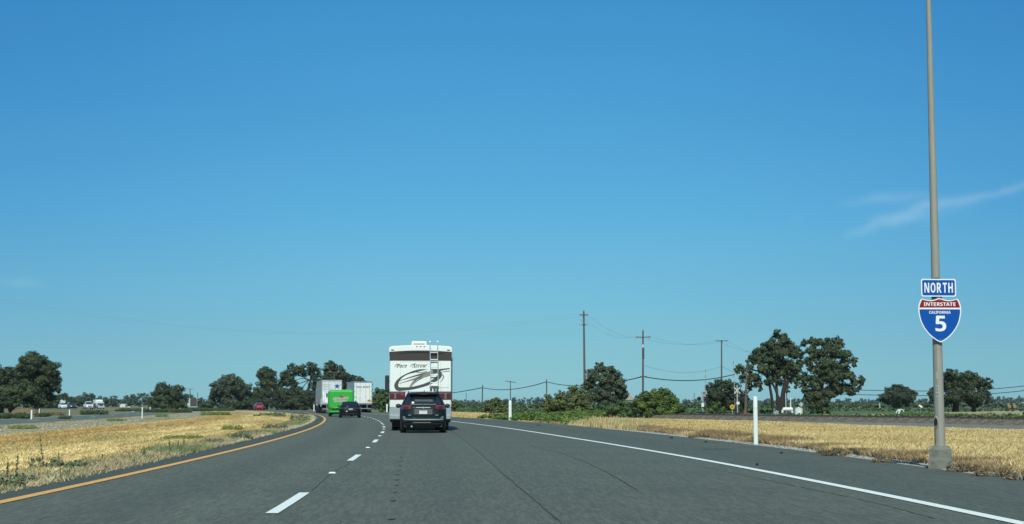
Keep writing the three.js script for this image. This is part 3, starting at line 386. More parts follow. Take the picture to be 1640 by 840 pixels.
tree('oak_tree', 'large rounded dark oak right of the sign post', 'tree', { x: 1550, Z: 236, leaf: .42, dens: 1.25, pal: [[.014, .025, .008], [.028, .042, .014], [.045, .062, .022]], blobs: [[1520, 599, 10, 9], [1532, 602, 13, 10], [1548, 604, 13, 10], [1562, 608, 12, 10], [1520, 616, 16, 12], [1545, 620, 19, 13], [1569, 616, 11, 11], [1582, 615, 8, 9], [1500, 630, 12, 11], [1528, 634, 18, 11], [1556, 635, 18, 11], [1578, 632, 10, 11], [1494, 640, 7, 7], [1512, 644, 10, 7], [1562, 646, 12, 7], [1584, 642, 7, 5]], trunks: [[[[1531, 663], [1532, 645], [1535, 622]], .6, .3], [[[1560, 661], [1560, 648], [1556, 630]], .35, .2]], trunkR: .4 });
// far woods, orchards and crop rows: one mass each
function mass(name, label, category, seed, list, o) { const g = foliage(seed, list, o), m = mesh(name, g, leafMat); m.userData.kind = 'stuff'; return tag(m, label, category); }
function row(seed, x0, x1, Z, py, jit, w, n, base = 0) { const r = rng(seed), L = [], s = Z / F; for (let i = 0; i < n; i++) { const px = lerp(x0, x1, (i + r()) / n), top = (typeof py === 'function' ? py(px) : py) + (r() - .5) * jit, [X, Y] = P(px, top, Z), h = Math.max(.4, Y - base); L.push([X, base + h * .52, -Z + (r() - .5) * w * s * 4, w * s * (.7 + .6 * r()), h * .56, w * s * (.8 + .5 * r())]); } return L; }
const tl = pchip([[90, 640], [105, 634], [125, 634], [140, 629], [155, 634], [175, 638], [195, 637], [215, 633], [228, 630], [245, 635], [340, 646]]);
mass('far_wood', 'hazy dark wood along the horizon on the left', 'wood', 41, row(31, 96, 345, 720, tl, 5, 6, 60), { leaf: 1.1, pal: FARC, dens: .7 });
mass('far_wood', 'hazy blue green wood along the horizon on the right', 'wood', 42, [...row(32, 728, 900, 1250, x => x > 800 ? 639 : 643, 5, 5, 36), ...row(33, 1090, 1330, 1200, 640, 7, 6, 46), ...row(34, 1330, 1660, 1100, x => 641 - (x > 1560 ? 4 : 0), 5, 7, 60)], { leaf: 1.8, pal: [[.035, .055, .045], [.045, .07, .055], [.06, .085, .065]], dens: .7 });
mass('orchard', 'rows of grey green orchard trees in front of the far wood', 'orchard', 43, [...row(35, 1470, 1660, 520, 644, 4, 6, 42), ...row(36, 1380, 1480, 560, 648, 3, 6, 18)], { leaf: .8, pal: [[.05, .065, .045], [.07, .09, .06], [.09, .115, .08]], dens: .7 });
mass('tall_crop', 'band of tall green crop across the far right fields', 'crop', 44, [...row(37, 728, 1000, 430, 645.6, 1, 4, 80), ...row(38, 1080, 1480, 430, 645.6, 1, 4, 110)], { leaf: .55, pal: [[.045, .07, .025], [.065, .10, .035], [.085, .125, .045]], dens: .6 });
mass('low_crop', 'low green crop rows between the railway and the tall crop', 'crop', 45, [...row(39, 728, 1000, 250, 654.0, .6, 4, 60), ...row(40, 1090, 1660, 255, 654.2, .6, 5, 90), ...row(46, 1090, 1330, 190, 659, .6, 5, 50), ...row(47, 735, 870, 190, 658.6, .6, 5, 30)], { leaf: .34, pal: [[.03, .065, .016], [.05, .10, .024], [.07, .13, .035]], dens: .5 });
mass('bank_weeds', 'bright green weeds growing behind the railway bank', 'weeds', 48, [...row(49, 1425, 1680, 112, x => 663 + (x > 1500 ? .5 : 0), 2.4, 5, 120), ...row(50, 1225, 1430, 118, 665, 1.2, 5, 70)], { leaf: .22, pal: [[.05, .09, .02], [.08, .135, .03], [.11, .17, .045]], dens: .6 });
// ground cover of broad leaves right beside the pavement
{ const r = rng(55), L = []; for (let i = 0; i < 420; i++) { const z = lerp(78, 128, Math.pow(r(), 1.1)), a = off(oRight, z) + .9, x = a + 11 * r() * (z > 100 ? 1 : .55); if (x / z * F + 820 > 935 + 3 * (x - a) || (z < 84 && x - a > 5)) continue; const h = .14 + .22 * r() + .03 * (x - a); L.push([x, h * .55, -z, .55, h * .6, .55]); }
  mass('ground_cover', 'bright green leafy ground cover beside the pavement', 'ground cover', 56, L, { leaf: .2, pal: BRIGHT.map(c => mul(c, 1.35)), dens: 1.3, fill: .55 }); }
// low weeds of the median and the far verge, each a clump of its own
const weedPal = [[.09, .115, .06], [.135, .165, .085], [.19, .21, .12]], weedPal2 = [[.10, .14, .03], [.17, .21, .05], [.24, .27, .08]];
const weed = (px, py, w, h, pal, label, group, o = {}) => { const [X, z] = G(px, py), s = z / F; const t = thing('green_weed', label, 'weed', [X, -.02, -z], 0, group), r = rng(Math.round(px * 13 + py)), n = Math.max(2, Math.round(w / Math.max(h, 3) * 1.6)); const L = []; for (let i = 0; i < n; i++) { const q = n > 1 ? i / (n - 1) * 2 - 1 : 0; L.push([q * w * s * .42, h * s * .42, (r() - .5) * w * s * .4, Math.max(h * .5, w * .24) * s, h * s * (.42 + .16 * r()), Math.max(h * .5, w * .2) * s]); } mesh('leaves', foliage(Math.round(px * 7 + py), L, { leaf: clamp(h * s * .24, .07, .4), pal, dens: .9, fill: .45, thin: .3, ...o }), leafMat, t).userData.kind = 'stuff'; return t; };
const MW = 'green weed clumps dotted over the stubble median';
[[345, 666.5, 40, 7, weedPal2, 'bright yellow green weed patch at the far edge of the stubble'], [258, 669, 16, 7, weedPal2, 'small bright weed by the white marker post on the left'], [411, 668, 9, 5, [[.02, .04, .012], [.04, .06, .02], [.05, .08, .03]], 'small dark round weed alone in the stubble'], [433, 667, 30, 6, weedPal2, 'yellow green weed patch under the red car'], [447, 669, 16, 9, weedPal, 'dark green weed beside the yellow green patch near the bend'], [385, 704, 34, 14, weedPal, 'grey green weed clump halfway along the shoulder edge'], [340, 711, 34, 10, weedPal, 'low grey green weeds left of the clump by the shoulder'], [440, 688, 30, 11, weedPal, 'grey green weed clump near the bend by the shoulder'], [478, 676, 26, 14, [[.12, .15, .07], [.18, .2, .10], [.25, .25, .13]], 'pale weed clump at the tip of the stubble by the bend'], [70, 751, 34, 24, weedPal, 'leafy dark weed at the foot of the tall stalk on the left'], [108, 751, 56, 17, weedPal, 'wide dark green weed clump near the left shoulder'], [14, 782, 34, 30, weedPal, 'nearest leafy weed clump at the left picture edge'], [44, 776, 20, 20, weedPal, 'second leafy weed clump from the left picture edge'], [372, 690, 30, 10, weedPal2, 'faint olive weed patch in the middle of the stubble'], [295, 704, 60, 6, weedPal2, 'wide low olive weed patch in the stubble'], [35, 688, 40, 7, weedPal2, 'pale green weed patch in the grey strip at the left edge'], [185, 676, 24, 6, weedPal2, 'pale green weed beside the far carriageway']].forEach(w => weed(...w, MW));
const VW = 'dark green bushes along the far carriageway';
[[150, 664.5, 34, 8, 'low dark bush in front of the oncoming pickup'], [165, 664, 12, 7, 'dark rounded bush right of the oncoming pickup'], [245, 661, 34, 6, 'low bush right of the left white post'], [268, 661, 22, 7, 'low bush left of the white box truck'], [290, 661.5, 30, 6.5, 'low bush below the white box truck'], [318, 659, 34, 6, 'low bush right of the white box truck'], [350, 658.5, 40, 4, 'thin low bush at the far end of the stubble'], [104, 671.5, 18, 6, 'low bush by the far verge on the left'], [24, 671, 44, 10, 'dark green weeds below the leaning oak trunk'], [70, 668, 26, 8, 'dark weeds beside the brown mound'], [210, 659, 40, 4, 'low bush line beyond the far carriageway']].forEach(([px, py, w, h, l]) => weed(px, py, w, h, [[.03, .05, .018], [.05, .08, .028], [.075, .11, .04]], l, VW));
// brown dead bushes in front of the golden field
{ const DB = 'brown dead bushes along the right gravel edge'; for (const [px, py, w, h, l] of [[1338, 731, 34, 15, 'brown dead bush halfway between the near marker post and the sign post'], [1318, 727, 16, 7, 'small brown dead bush left of the larger halfway one'], [1412, 742, 26, 9, 'low brown dead bush left of the sign post'], [1545, 757, 44, 17, 'brown dead bush just right of the concrete foot'], [1592, 764, 46, 19, 'wide brown dead bush near the right picture edge'], [1630, 770, 30, 15, 'brown dead bush at the right picture edge'], [1112, 702, 14, 6, 'small dead bush on the left part of the golden field edge']]) { const b = weed(px, py, w, h, [[.075, .052, .028], [.15, .105, .06], [.25, .19, .11]], l, DB, { leaf: .17, thin: .075, dens: 2.2, fill: .9 }); b.name = numbered('dead_bush'); b.userData.category = 'bush'; } }
// thin dry stalks
const stalkMat = mat([.11, .115, .065], .9), SG = 'thin weed stalks standing at the stubble edge';
function stalk(px, py, top, lean, label) { const [X, z] = G(px, py), t = thing('weed_stalk', label, 'weed stalk', [X, -.02, -z], 0, SG), s = z / F, h = (py - top) * s, r = rng(px * 3 + top); mesh('stem', [tube([[0, 0, 0], [lean * s * .5, h * .5, .01], [lean * s, h, 0]], .006, .003, 5)], stalkMat, t); const L = []; for (let i = 0; i < 9; i++) { const q = i / 9; L.push([lean * s * q, h * q, 0, .025 * (1.2 - q), .03, .025 * (1.2 - q)]); } mesh('leaves', foliage(Math.round(px), L, { leaf: .04, pal: [[.09, .11, .06], [.12, .14, .08], [.17, .18, .10]], dens: .6 }), leafMat, t).userData.kind = 'stuff'; }
stalk(70, 752, 692, -9, 'tallest weed stalk on the left, leaning left'); stalk(25, 770, 726, 2, 'weed stalk near the left picture edge, right of the nearest clump'); stalk(10, 772, 736, 1, 'weed stalk nearest the left picture edge'); stalk(93, 742, 722, 0, 'short weed stalk right of the tallest one'); stalk(229, 734, 714, 1, 'dark weed stalk above the left end of the yellow line'); stalk(270, 722, 705, 1, 'dark weed stalk, first of the pair by the shoulder'); stalk(283, 722, 706, 2, 'dark weed stalk, second of the pair by the shoulder'); stalk(294, 717, 700, 0, 'dark weed stalk farthest along the shoulder'); stalk(163, 738, 727, 0, 'short dark weed stalk in the middle of the left stubble edge');

// ================================================================ lamp post and route signs
{
  const [bx, bz] = G(1507, 751), post = thing('street_lamp', 'tall tapering grey light pole on a concrete foot, carrying the blue signs', 'street lamp', [bx, 0, -bz]);
  const concTex = tex(256, 256, (u, v) => { const k = .75 + .35 * fbm(u, v, 8, 8, 4, 201) + .15 * (hash(Math.floor(u * 200), Math.floor(v * 200), 6) - .5), st = smooth(.58, .75, fbm(u, v, 10, 3, 3, 205)) * .25; return [.175 * (k - st), .18 * (k - st), .155 * (k - st)]; });
  const conc = new THREE.MeshStandardMaterial({ map: concTex, roughness: .9, bumpMap: concTex, bumpScale: .006, side: THREE.DoubleSide });
  const poleTex = tex(128, 512, (u, v) => { const k = .86 + .22 * fbm(u, v, 6, 40, 4, 211), st = smooth(.6, .8, fbm(u, v, 14, 4, 3, 215)) * .16; return [.275 * (k - st), .27 * (k - st), .232 * (k - st)]; });
  const poleMat = new THREE.MeshStandardMaterial({ map: poleTex, roughness: .65, side: THREE.DoubleSide }), dark = mat([.02, .02, .022], .6);
  { const g = new THREE.CylinderGeometry(.255, .285, .33, 4, 1); g.rotateY(Math.PI / 4 - .30); const g2 = new THREE.CylinderGeometry(.20, .255, .06, 4, 1); g2.rotateY(Math.PI / 4 - .30); at(g, 0, .165, 0); at(g2, 0, .36, 0); mesh('foot', [flat(g), flat(g2)].map(q => { q.computeVertexNormals(); return q; }), conc, post); }
  mesh('pole', [(() => { const g = new THREE.CylinderGeometry(.034, .092, 9.7, 28, 12); return at(g, 0, .37 + 4.85, 0); })()], poleMat, post);
  mesh('arm', [tube([[0, 9.9, 0], [-.5, 10.35, 0], [-1.4, 10.6, 0], [-2.4, 10.65, 0]], .036, .028, 10)], poleMat, post);
  mesh('lamp_head', [at(new RoundedBoxGeometry(.75, .16, .34, 3, .07), -2.7, 10.66, 0)], mat([.3, .3, .29], .6), post);
  const hh = mesh('hand_hole', [(() => { const g = new THREE.TorusGeometry(.06, .014, 8, 20); g.scale(.8, 1.5, 1); g.rotateY(-.95); return at(g, -.073, .80, .052); })()], poleMat, post);
  mesh('opening', [(() => { const g = new THREE.CylinderGeometry(.05, .05, .02, 18); g.rotateX(Math.PI / 2); g.scale(.8, 1.5, 1); g.rotateY(-.95); return at(g, -.075, .80, .054); })()], dark, hh);
  mesh('cable', [tube([[-.085, .74, .05], [-.098, .62, .05], [-.09, .45, .045]], .009, .009, 6)], mat([.16, .09, .05], .8), post);
  const mp = (px, py, w, h, m) => { const [x, y] = P(px, py, bz); const g = new THREE.CylinderGeometry(.094 - (y - .37) * .006 + .003, .094 - (y - .37) * .006 + .003, h, 8, 1, true, Math.PI * 2 - w / .09 / 2 - .28 - .2, w / .09); mesh('sticker', [at(g, 0, y, 0)], m, post); };
  const stick = mat([.32, .38, .42], .6), stickD = mat([.11, .14, .18], .6);
  mp(1500, 602, .035, .13, mat([.27, .31, .31], .7)); mp(1502, 621.5, .05, .075, stick); mp(1502, 632.5, .05, .085, stick);
  mp(1502, 621.5, .03, .045, stickD); mp(1502, 632.5, .032, .052, stickD);
  // the straps that hold the signs
  const straps = [448, 478, 500, 540].map(py => P(1505, py, bz)[1]);
  for (const y of straps) { const rr = .092 - (y - .37) * .006 + .004; mesh('strap', [at(new THREE.CylinderGeometry(rr, rr, .03, 20), 0, y, 0), at(new THREE.BoxGeometry(.05, .05, .05), 0, y, rr + .012)], mat([.12, .12, .12], .5, { metalness: .6 }), post); }
  { const y = P(1505, 477, bz)[1]; mesh('bracket', [at(new THREE.BoxGeometry(.165, .055, .05), -.01, y, .085)], mat([.025, .028, .032], .6), post); }
  // NORTH plate
  const face = c => new THREE.MeshPhysicalMaterial({ color: rgb(...c), roughness: .6, specularIntensity: .3, side: THREE.DoubleSide }), blue = face([.002, .072, .34]), white = mat([.74, .77, .76], .45), red = face([.25, .008, .022]), alu = mat([.42, .43, .44], .4, { metalness: .7 });
  const SZ = -bz + .125, rr = (w, h, r) => { const s = new THREE.Shape(), x = -w / 2, y = -h / 2; s.moveTo(x + r, y); s.lineTo(-x - r, y); s.quadraticCurveTo(-x, y, -x, y + r); s.lineTo(-x, -y - r); s.quadraticCurveTo(-x, -y, -x - r, -y); s.lineTo(x + r, -y); s.quadraticCurveTo(x, -y, x, -y - r); s.lineTo(x, y + r); s.quadraticCurveTo(x, y, x + r, y); return s; };
  const ext = (s, d, z) => at(new THREE.ExtrudeGeometry(s, { depth: d, bevelEnabled: false, curveSegments: 8 }), 0, 0, z);
  const A = P(1475, 447, -SZ), B = P(1532.5, 475.5, -SZ), cx = (A[0] + B[0]) / 2, cy = (A[1] + B[1]) / 2, W = B[0] - A[0], H = A[1] - B[1];
  const nt = thing('direction_sign', 'blue rectangular sign reading NORTH above the red and blue shield', 'road sign', [cx, cy, SZ], .04);
  mesh('plate', [ext(rr(W, H, .04), .004, -.004)], alu, nt); mesh('border', [ext(rr(W - .002, H - .002, .04), .002, 0)], white, nt); mesh('panel', [ext(rr(W - .042, H - .042, .028), .002, .002)], blue, nt);
  { const word = 'NORTH', ww = [.118, .118, .112, .10, .112]; let x = -ww.reduce((a, b) => a + b) / 2 - .0; const k = (W - .11) / (ww.reduce((a, b) => a + b) + .024 * 4); x = -(W - .11) / 2; [...word].forEach((c, i) => { mesh('letter', [at(text(c, ww[i] * k * .94, H * .56, .002), x + ww[i] * k / 2, 0, .004)], white, nt); x += (ww[i] + .024) * k; }); }
  for (const y of [H / 2 - .03, -H / 2 + .03]) mesh('bolt', [cyl(.008, .008, .006, 0, y, .007, Math.PI / 2)], alu, nt);
  // interstate shield
  const C0 = P(1505, 477.5, -SZ), C1 = P(1505, 549, -SZ), sh = C0[1] - C1[1], sw = P(1539.7, 500, -SZ)[0] - P(1470, 500, -SZ)[0];
  const st = thing('route_shield', 'red and blue shield shaped sign with a white number 5', 'road sign', [C0[0], (C0[1] + C1[1]) / 2, SZ + .006], .04);
  const prof = pchip([[0.0, .41], [.03, .435], [.10, .47], [.2, .497], [.3, .5], [.4, .485], [.52, .455], [.64, .40], [.75, .325], [.85, .235], [.93, .135], [.98, .05], [1, .004]]);
  const topc = x => .045 * Math.sin(Math.min(1, Math.abs(x) / .43) * Math.PI) ** 1 + .012 * Math.abs(x) / .43;   // 0 at the peak, dips, up to the corners
  const outline = (y0, y1, sc, useTop) => { const pts = [], n = 40, cyv = .46; const tr = (x, y) => new THREE.Vector2(x * sw * sc, (.5 - (cyv + (y - cyv) * sc)) * sh); if (useTop) for (let i = 0; i <= 24; i++) { const x = lerp(-.41, .41, i / 24); pts.push(tr(x, topc(x))); } else pts.push(tr(-prof(y0), y0), tr(prof(y0), y0)); for (let i = 1; i <= n; i++) { const y = lerp(useTop ? .012 : y0, y1, i / n); pts.push(tr(prof(y), y)); } for (let i = n; i >= 1; i--) { const y = lerp(useTop ? .012 : y0, y1, i / n); if (y1 === 1 && i === n) continue; pts.push(tr(-prof(y), y)); } return new THREE.Shape(pts); };
  mesh('plate', [ext(outline(0, 1, 1, true), .004, -.004)], alu, st); mesh('border', [ext(outline(0, 1, .998, true), .002, 0)], white, st);
  mesh('red_panel', [ext(outline(0, .205, .945, true), .002, .002)], red, st); mesh('blue_panel', [ext(outline(.245, 1, .945, false), .002, .002)], blue, st);
  const ty = y => (.5 - y) * sh; { const w = 'INTERSTATE', k = sw * .74; mesh('lettering', [at(text(w, k, sh * .082, .002), 0, ty(.142), .004)], white, st); mesh('lettering', [at(text('CALIFORNIA', sw * .50, sh * .062, .002), 0, ty(.325), .004)], white, st); mesh('number', [at(text('5', sw * .25, sh * .35, .002), .01, ty(.577), .004)], white, st); }
  for (const y of [.065, .93]) mesh('bolt', [cyl(.008, .008, .006, 0, ty(y), .007, Math.PI / 2)], alu, st);
}
// ================================================================ marker posts
const markerMat = mat([.66, .72, .70], .5), reflMat = mat([.74, .78, .78], .3);
function marker(px, py, top, w, label, group = 'white marker posts along the road edges') { const [X, z] = G(px, py), s = z / F, h = (py - top) * s, W = Math.max(.09, w * s), t = thing('marker_post', label, 'marker post', [X, 0, -z], Math.atan2(-X, z) * .5, group); mesh('post', [(() => { const g = new THREE.CylinderGeometry(W / 2, W / 2 * 1.06, h - .05, 12, 1); g.scale(1, 1, .45); return at(g, 0, (h - .05) / 2, 0); })(), (() => { const g = new THREE.SphereGeometry(W / 2, 12, 6, 0, 6.283, 0, 1.57); g.scale(1, .8, .45); return at(g, 0, h - .051, 0); })()], markerMat, t); mesh('reflector', [box(W * .7, h * .2, .008, 0, h * .86, W * .225 + .003, .003)], reflMat, t); return t; }
marker(1211, 712.5, 636, 6.8, 'white marker post standing nearest, at the edge of the golden field');
marker(817, 673.5, 643, 4.6, 'white marker post in front of the green ground cover');
marker(619.5, 660.5, 648.5, 2.5, 'small white marker post left of the motorhome');
marker(502.5, 659, 648.5, 1.6, 'small white marker post left of the semi trailer with the star');
marker(390, 656.3, 650, 2, 'tiny white marker post left of the red car');
marker(227, 671.5, 652.5, 1.8, 'thin white marker post between stubble and far carriageway');
marker(49.5, 672, 657, 2.4, 'white marker post beside the far carriageway, under the left oaks');
marker(110.5, 666, 656.5, 1.8, 'short white marker post below the oncoming cars');
marker(240, 657, 652.5, 1.4, 'tiny white marker post beyond the thin one on the left');
marker(62, 668, 655, .6, 'thin grey stake right of the left white post');

// ================================================================ poles and wires
const wood = mat([.10, .084, .07], .9), woodDark = mat([.065, .06, .056], .9), glassI = mat([.35, .37, .38], .3), wireMat = mat([.03, .033, .037], .6);
function upole(px, top, Z, label, arms, { r = .15, x2 = px, base = 668, m = wood, extra } = {}) {
  const [X, Y] = P(px, top, Z), [X2] = P(x2, base, Z), t = thing('utility_pole', label, 'utility pole', [X2, -.05, -Z], 0, 'wooden utility poles of the right fields'), lx = X - X2;
  mesh('pole', [tube([[0, 0, 0], [lx * .5, Y * .5, 0], [lx, Y + .05, 0]], r, r * .62, 10)], m, t);
  for (const [py, w, tilt = 0, ins = [], turn = 0] of arms || []) { const y = P(px, py, Z)[1] + .05, g = box(w, .12, .1, 0, 0, .15); g.rotateZ(tilt); g.rotateY(turn); const a = mesh('cross_arm', [at(g, lx, y, 0)], wood, t); for (const q of ins) { const gi = new THREE.CylinderGeometry(.045, .07, .2, 8); mesh('insulator', [at(gi, lx + q * w * Math.cos(turn), y + q * w * Math.sin(tilt) + .16, .15 - q * w * Math.sin(turn))], glassI, a); } }
  if (extra) extra(t, lx, py => P(px, py, Z)[1] + .05); return t;
}
const poleA = upole(935, 499, 170, 'tallest wooden pole, above the grey green tree', [[505, .9, 0, [-.45, .45]], [520.5, .5, 0, []]], { x2: 937, extra: (t, lx, y) => { for (const [dx, py] of [[-.45, 520], [-.25, 514], [.4, 520.5]]) mesh('insulator', [cyl(.06, .08, .28, lx + dx, y(py), .12, 0, dx < -.4 ? .9 : 0, 8)], glassI, t); mesh('top_pin', [bar([lx, y(500), 0], [lx + .02, y(497), 0], .03)], woodDark, t); } });
upole(1030, 530, 214, 'wooden pole with a cross arm and dark upper section, above the dense bush', [[540.5, 2.0, 0, [-.45, -.38, .38, .45]], [603.5, .9, 0, []]], { r: .17, extra: (t, lx, y) => { mesh('dark_band', [at(new THREE.CylinderGeometry(.16, .165, .95 * 1.7, 10), lx, y(566), 0)], woodDark, t); mesh('white_band', [at(new THREE.CylinderGeometry(.15, .15, .55, 10), lx - .02, y(555.5), 0)], mat([.5, .55, .55], .6), t); mesh('top_pin', [bar([lx, y(531), 0], [lx, y(527), 0], .03)], woodDark, t); for (const q of [-.9, .9]) mesh('insulator', [cyl(.06, .06, .26, lx + q, y(542.5), .15, 0, 0, 8)], glassI, t); } });
upole(1156, 545, 245, 'wooden pole with a plain cross arm in front of the dark tree', [[546.5, 1.9, 0, [-.4, .4]]], { r: .16 });
upole(817.5, 610.5, 290, 'wooden pole with a tilted cross arm behind the white marker post', [[612, 2.1, -.13, [], .3]], { r: .11, m: woodDark, base: 664 });
upole(875.5, 608, 350, 'plain wooden pole among the olive bushes', [], { r: .18, base: 660 });
upole(773, 617, 450, 'distant plain pole left of the lone olive bush', [], { r: .22, m: woodDark, base: 656, x2: 772 });
upole(746.5, 629, 700, 'faint distant pole just right of the motorhome', [], { r: .2, m: mat([.12, .12, .12], .9), base: 654 });
upole(1196.5, 591, 150, 'short wooden pole with an orange foot at the level crossing', [], { r: .14, m: wood, x2: 1194, base: 668, extra: (t, lx, y) => mesh('orange_foot', [at(new THREE.CylinderGeometry(.17, .2, .55, 10), 0, .33, 0)], mat([.2, .06, .035], .7), t) });
upole(304, 623, 470, 'far pole with a cross arm behind the white box truck', [[623.5, 2.3, 0, [-.4, .4]]], { r: .17, m: woodDark, base: 656 });
upole(535, 596, 290, 'pole with a cross arm between the dark trees behind the trailers', [[596.5, 2.0, 0, [-.4, .4]]], { r: .14, m: wood, base: 658 });
upole(316, 629, 620, 'thin far pole without arms right of the box truck', [], { r: .16, m: woodDark, base: 654 });
upole(379, 632, 345, 'dark short pole under the broad grey green oak', [], { r: .12, m: woodDark, base: 657 });
upole(1112, 630, 600, 'faint distant pole left of the crossing signals', [], { r: .2, m: mat([.12, .12, .12], .9), base: 654 });
function wire(name, label, a, b, sag, r, group) { const pts = []; for (let i = 0; i <= 14; i++) { const t = i / 14; pts.push([lerp(a[0], b[0], t), lerp(a[1], b[1], t) - sag * 4 * t * (1 - t), lerp(a[2], b[2], t)]); } return tag(mesh(name, [tube(pts, r, r, 5, 28)], wireMat), label, 'power line', group); }
const cab = (a, b, s, r, l) => wire('cable', l, a, b, s, r, 'thick telephone cable spans');
cab(P(640, 634, 600), P(772, 621.5, 450), .9, .12, 'thick cable running from behind the motorhome to the distant plain pole');
cab(P(772, 621.5, 450), P(875, 612, 350), 1.1, .095, 'thick cable between the two plain poles');
cab(P(875, 612, 350), P(1030, 603.5, 214), 1.1, .075, 'thick cable from the plain pole to the pole above the dense bush');
cab(P(1030, 603.5, 214), P(1177, 600, 235), .75, .07, 'thick cable from the pole above the dense bush to the big oak');
wire('wire', 'thin wire sagging between the cross arm poles, below their arms', P(1032, 586, 214), P(1156, 587, 245), 1.0, .014);
wire('wire', 'thin wire from the cross arm pole down towards the raised gate', P(1156, 587, 245), P(1182, 598, 235), .1, .022);
for (const [q, l] of [[-1, 'left'], [1, 'right']]) { wire('wire', `faint wire from the tallest pole to the ${l} end of the next cross arm`, P(935 + q * 6, 504.5, 169.8), P(1030 + q * 11, 539, 213.8), 1.1, .007); wire('wire', `faint wire from the ${l} cross arm end to the plain cross arm pole`, P(1030 + q * 11, 539, 213.8), P(1156 + q * 8, 545.5, 244.8), .9, .009); wire('wire', `faint wire from the plain cross arm pole's ${l} end to the big oak`, P(1156 + q * 8, 545.5, 244.8), P(1260, 575 + q * 3, 190), .6, .009); }
wire('wire', 'upper faint wire crossing the sky from the tallest pole to the left', P(934, 503, 170), P(-60, 466, 150), 3.1, .003);
wire('wire', 'lower faint wire crossing the sky from the tallest pole to the left', P(932, 507, 170), P(-60, 470, 150), 3.0, .0025);
for (const [y0, y1, y2, l] of [[612, 626.8, 606, 'upper'], [619, 634.2, 612, 'lower']]) { const a = P(1320, y0 + 5, 210), b = P(1820, y2 - 4, 190), pts = []; for (let i = 0; i <= 20; i++) { const t = i / 20, px = lerp(1320, 1820, t), k = px < 1500 ? (px - 1500) / 150 : (px - 1500) / 140; pts.push(P(px, y1 - (px < 1500 ? 4.0 * k * k * .6 : 8.0 * k * k), lerp(205, 180, t))); } tag(mesh('wire', [tube(pts, .045, .045, 5, 40)], wireMat), `${l} of the two dark wires passing behind the sign post`, 'power line', 'dark wires behind the sign post'); }

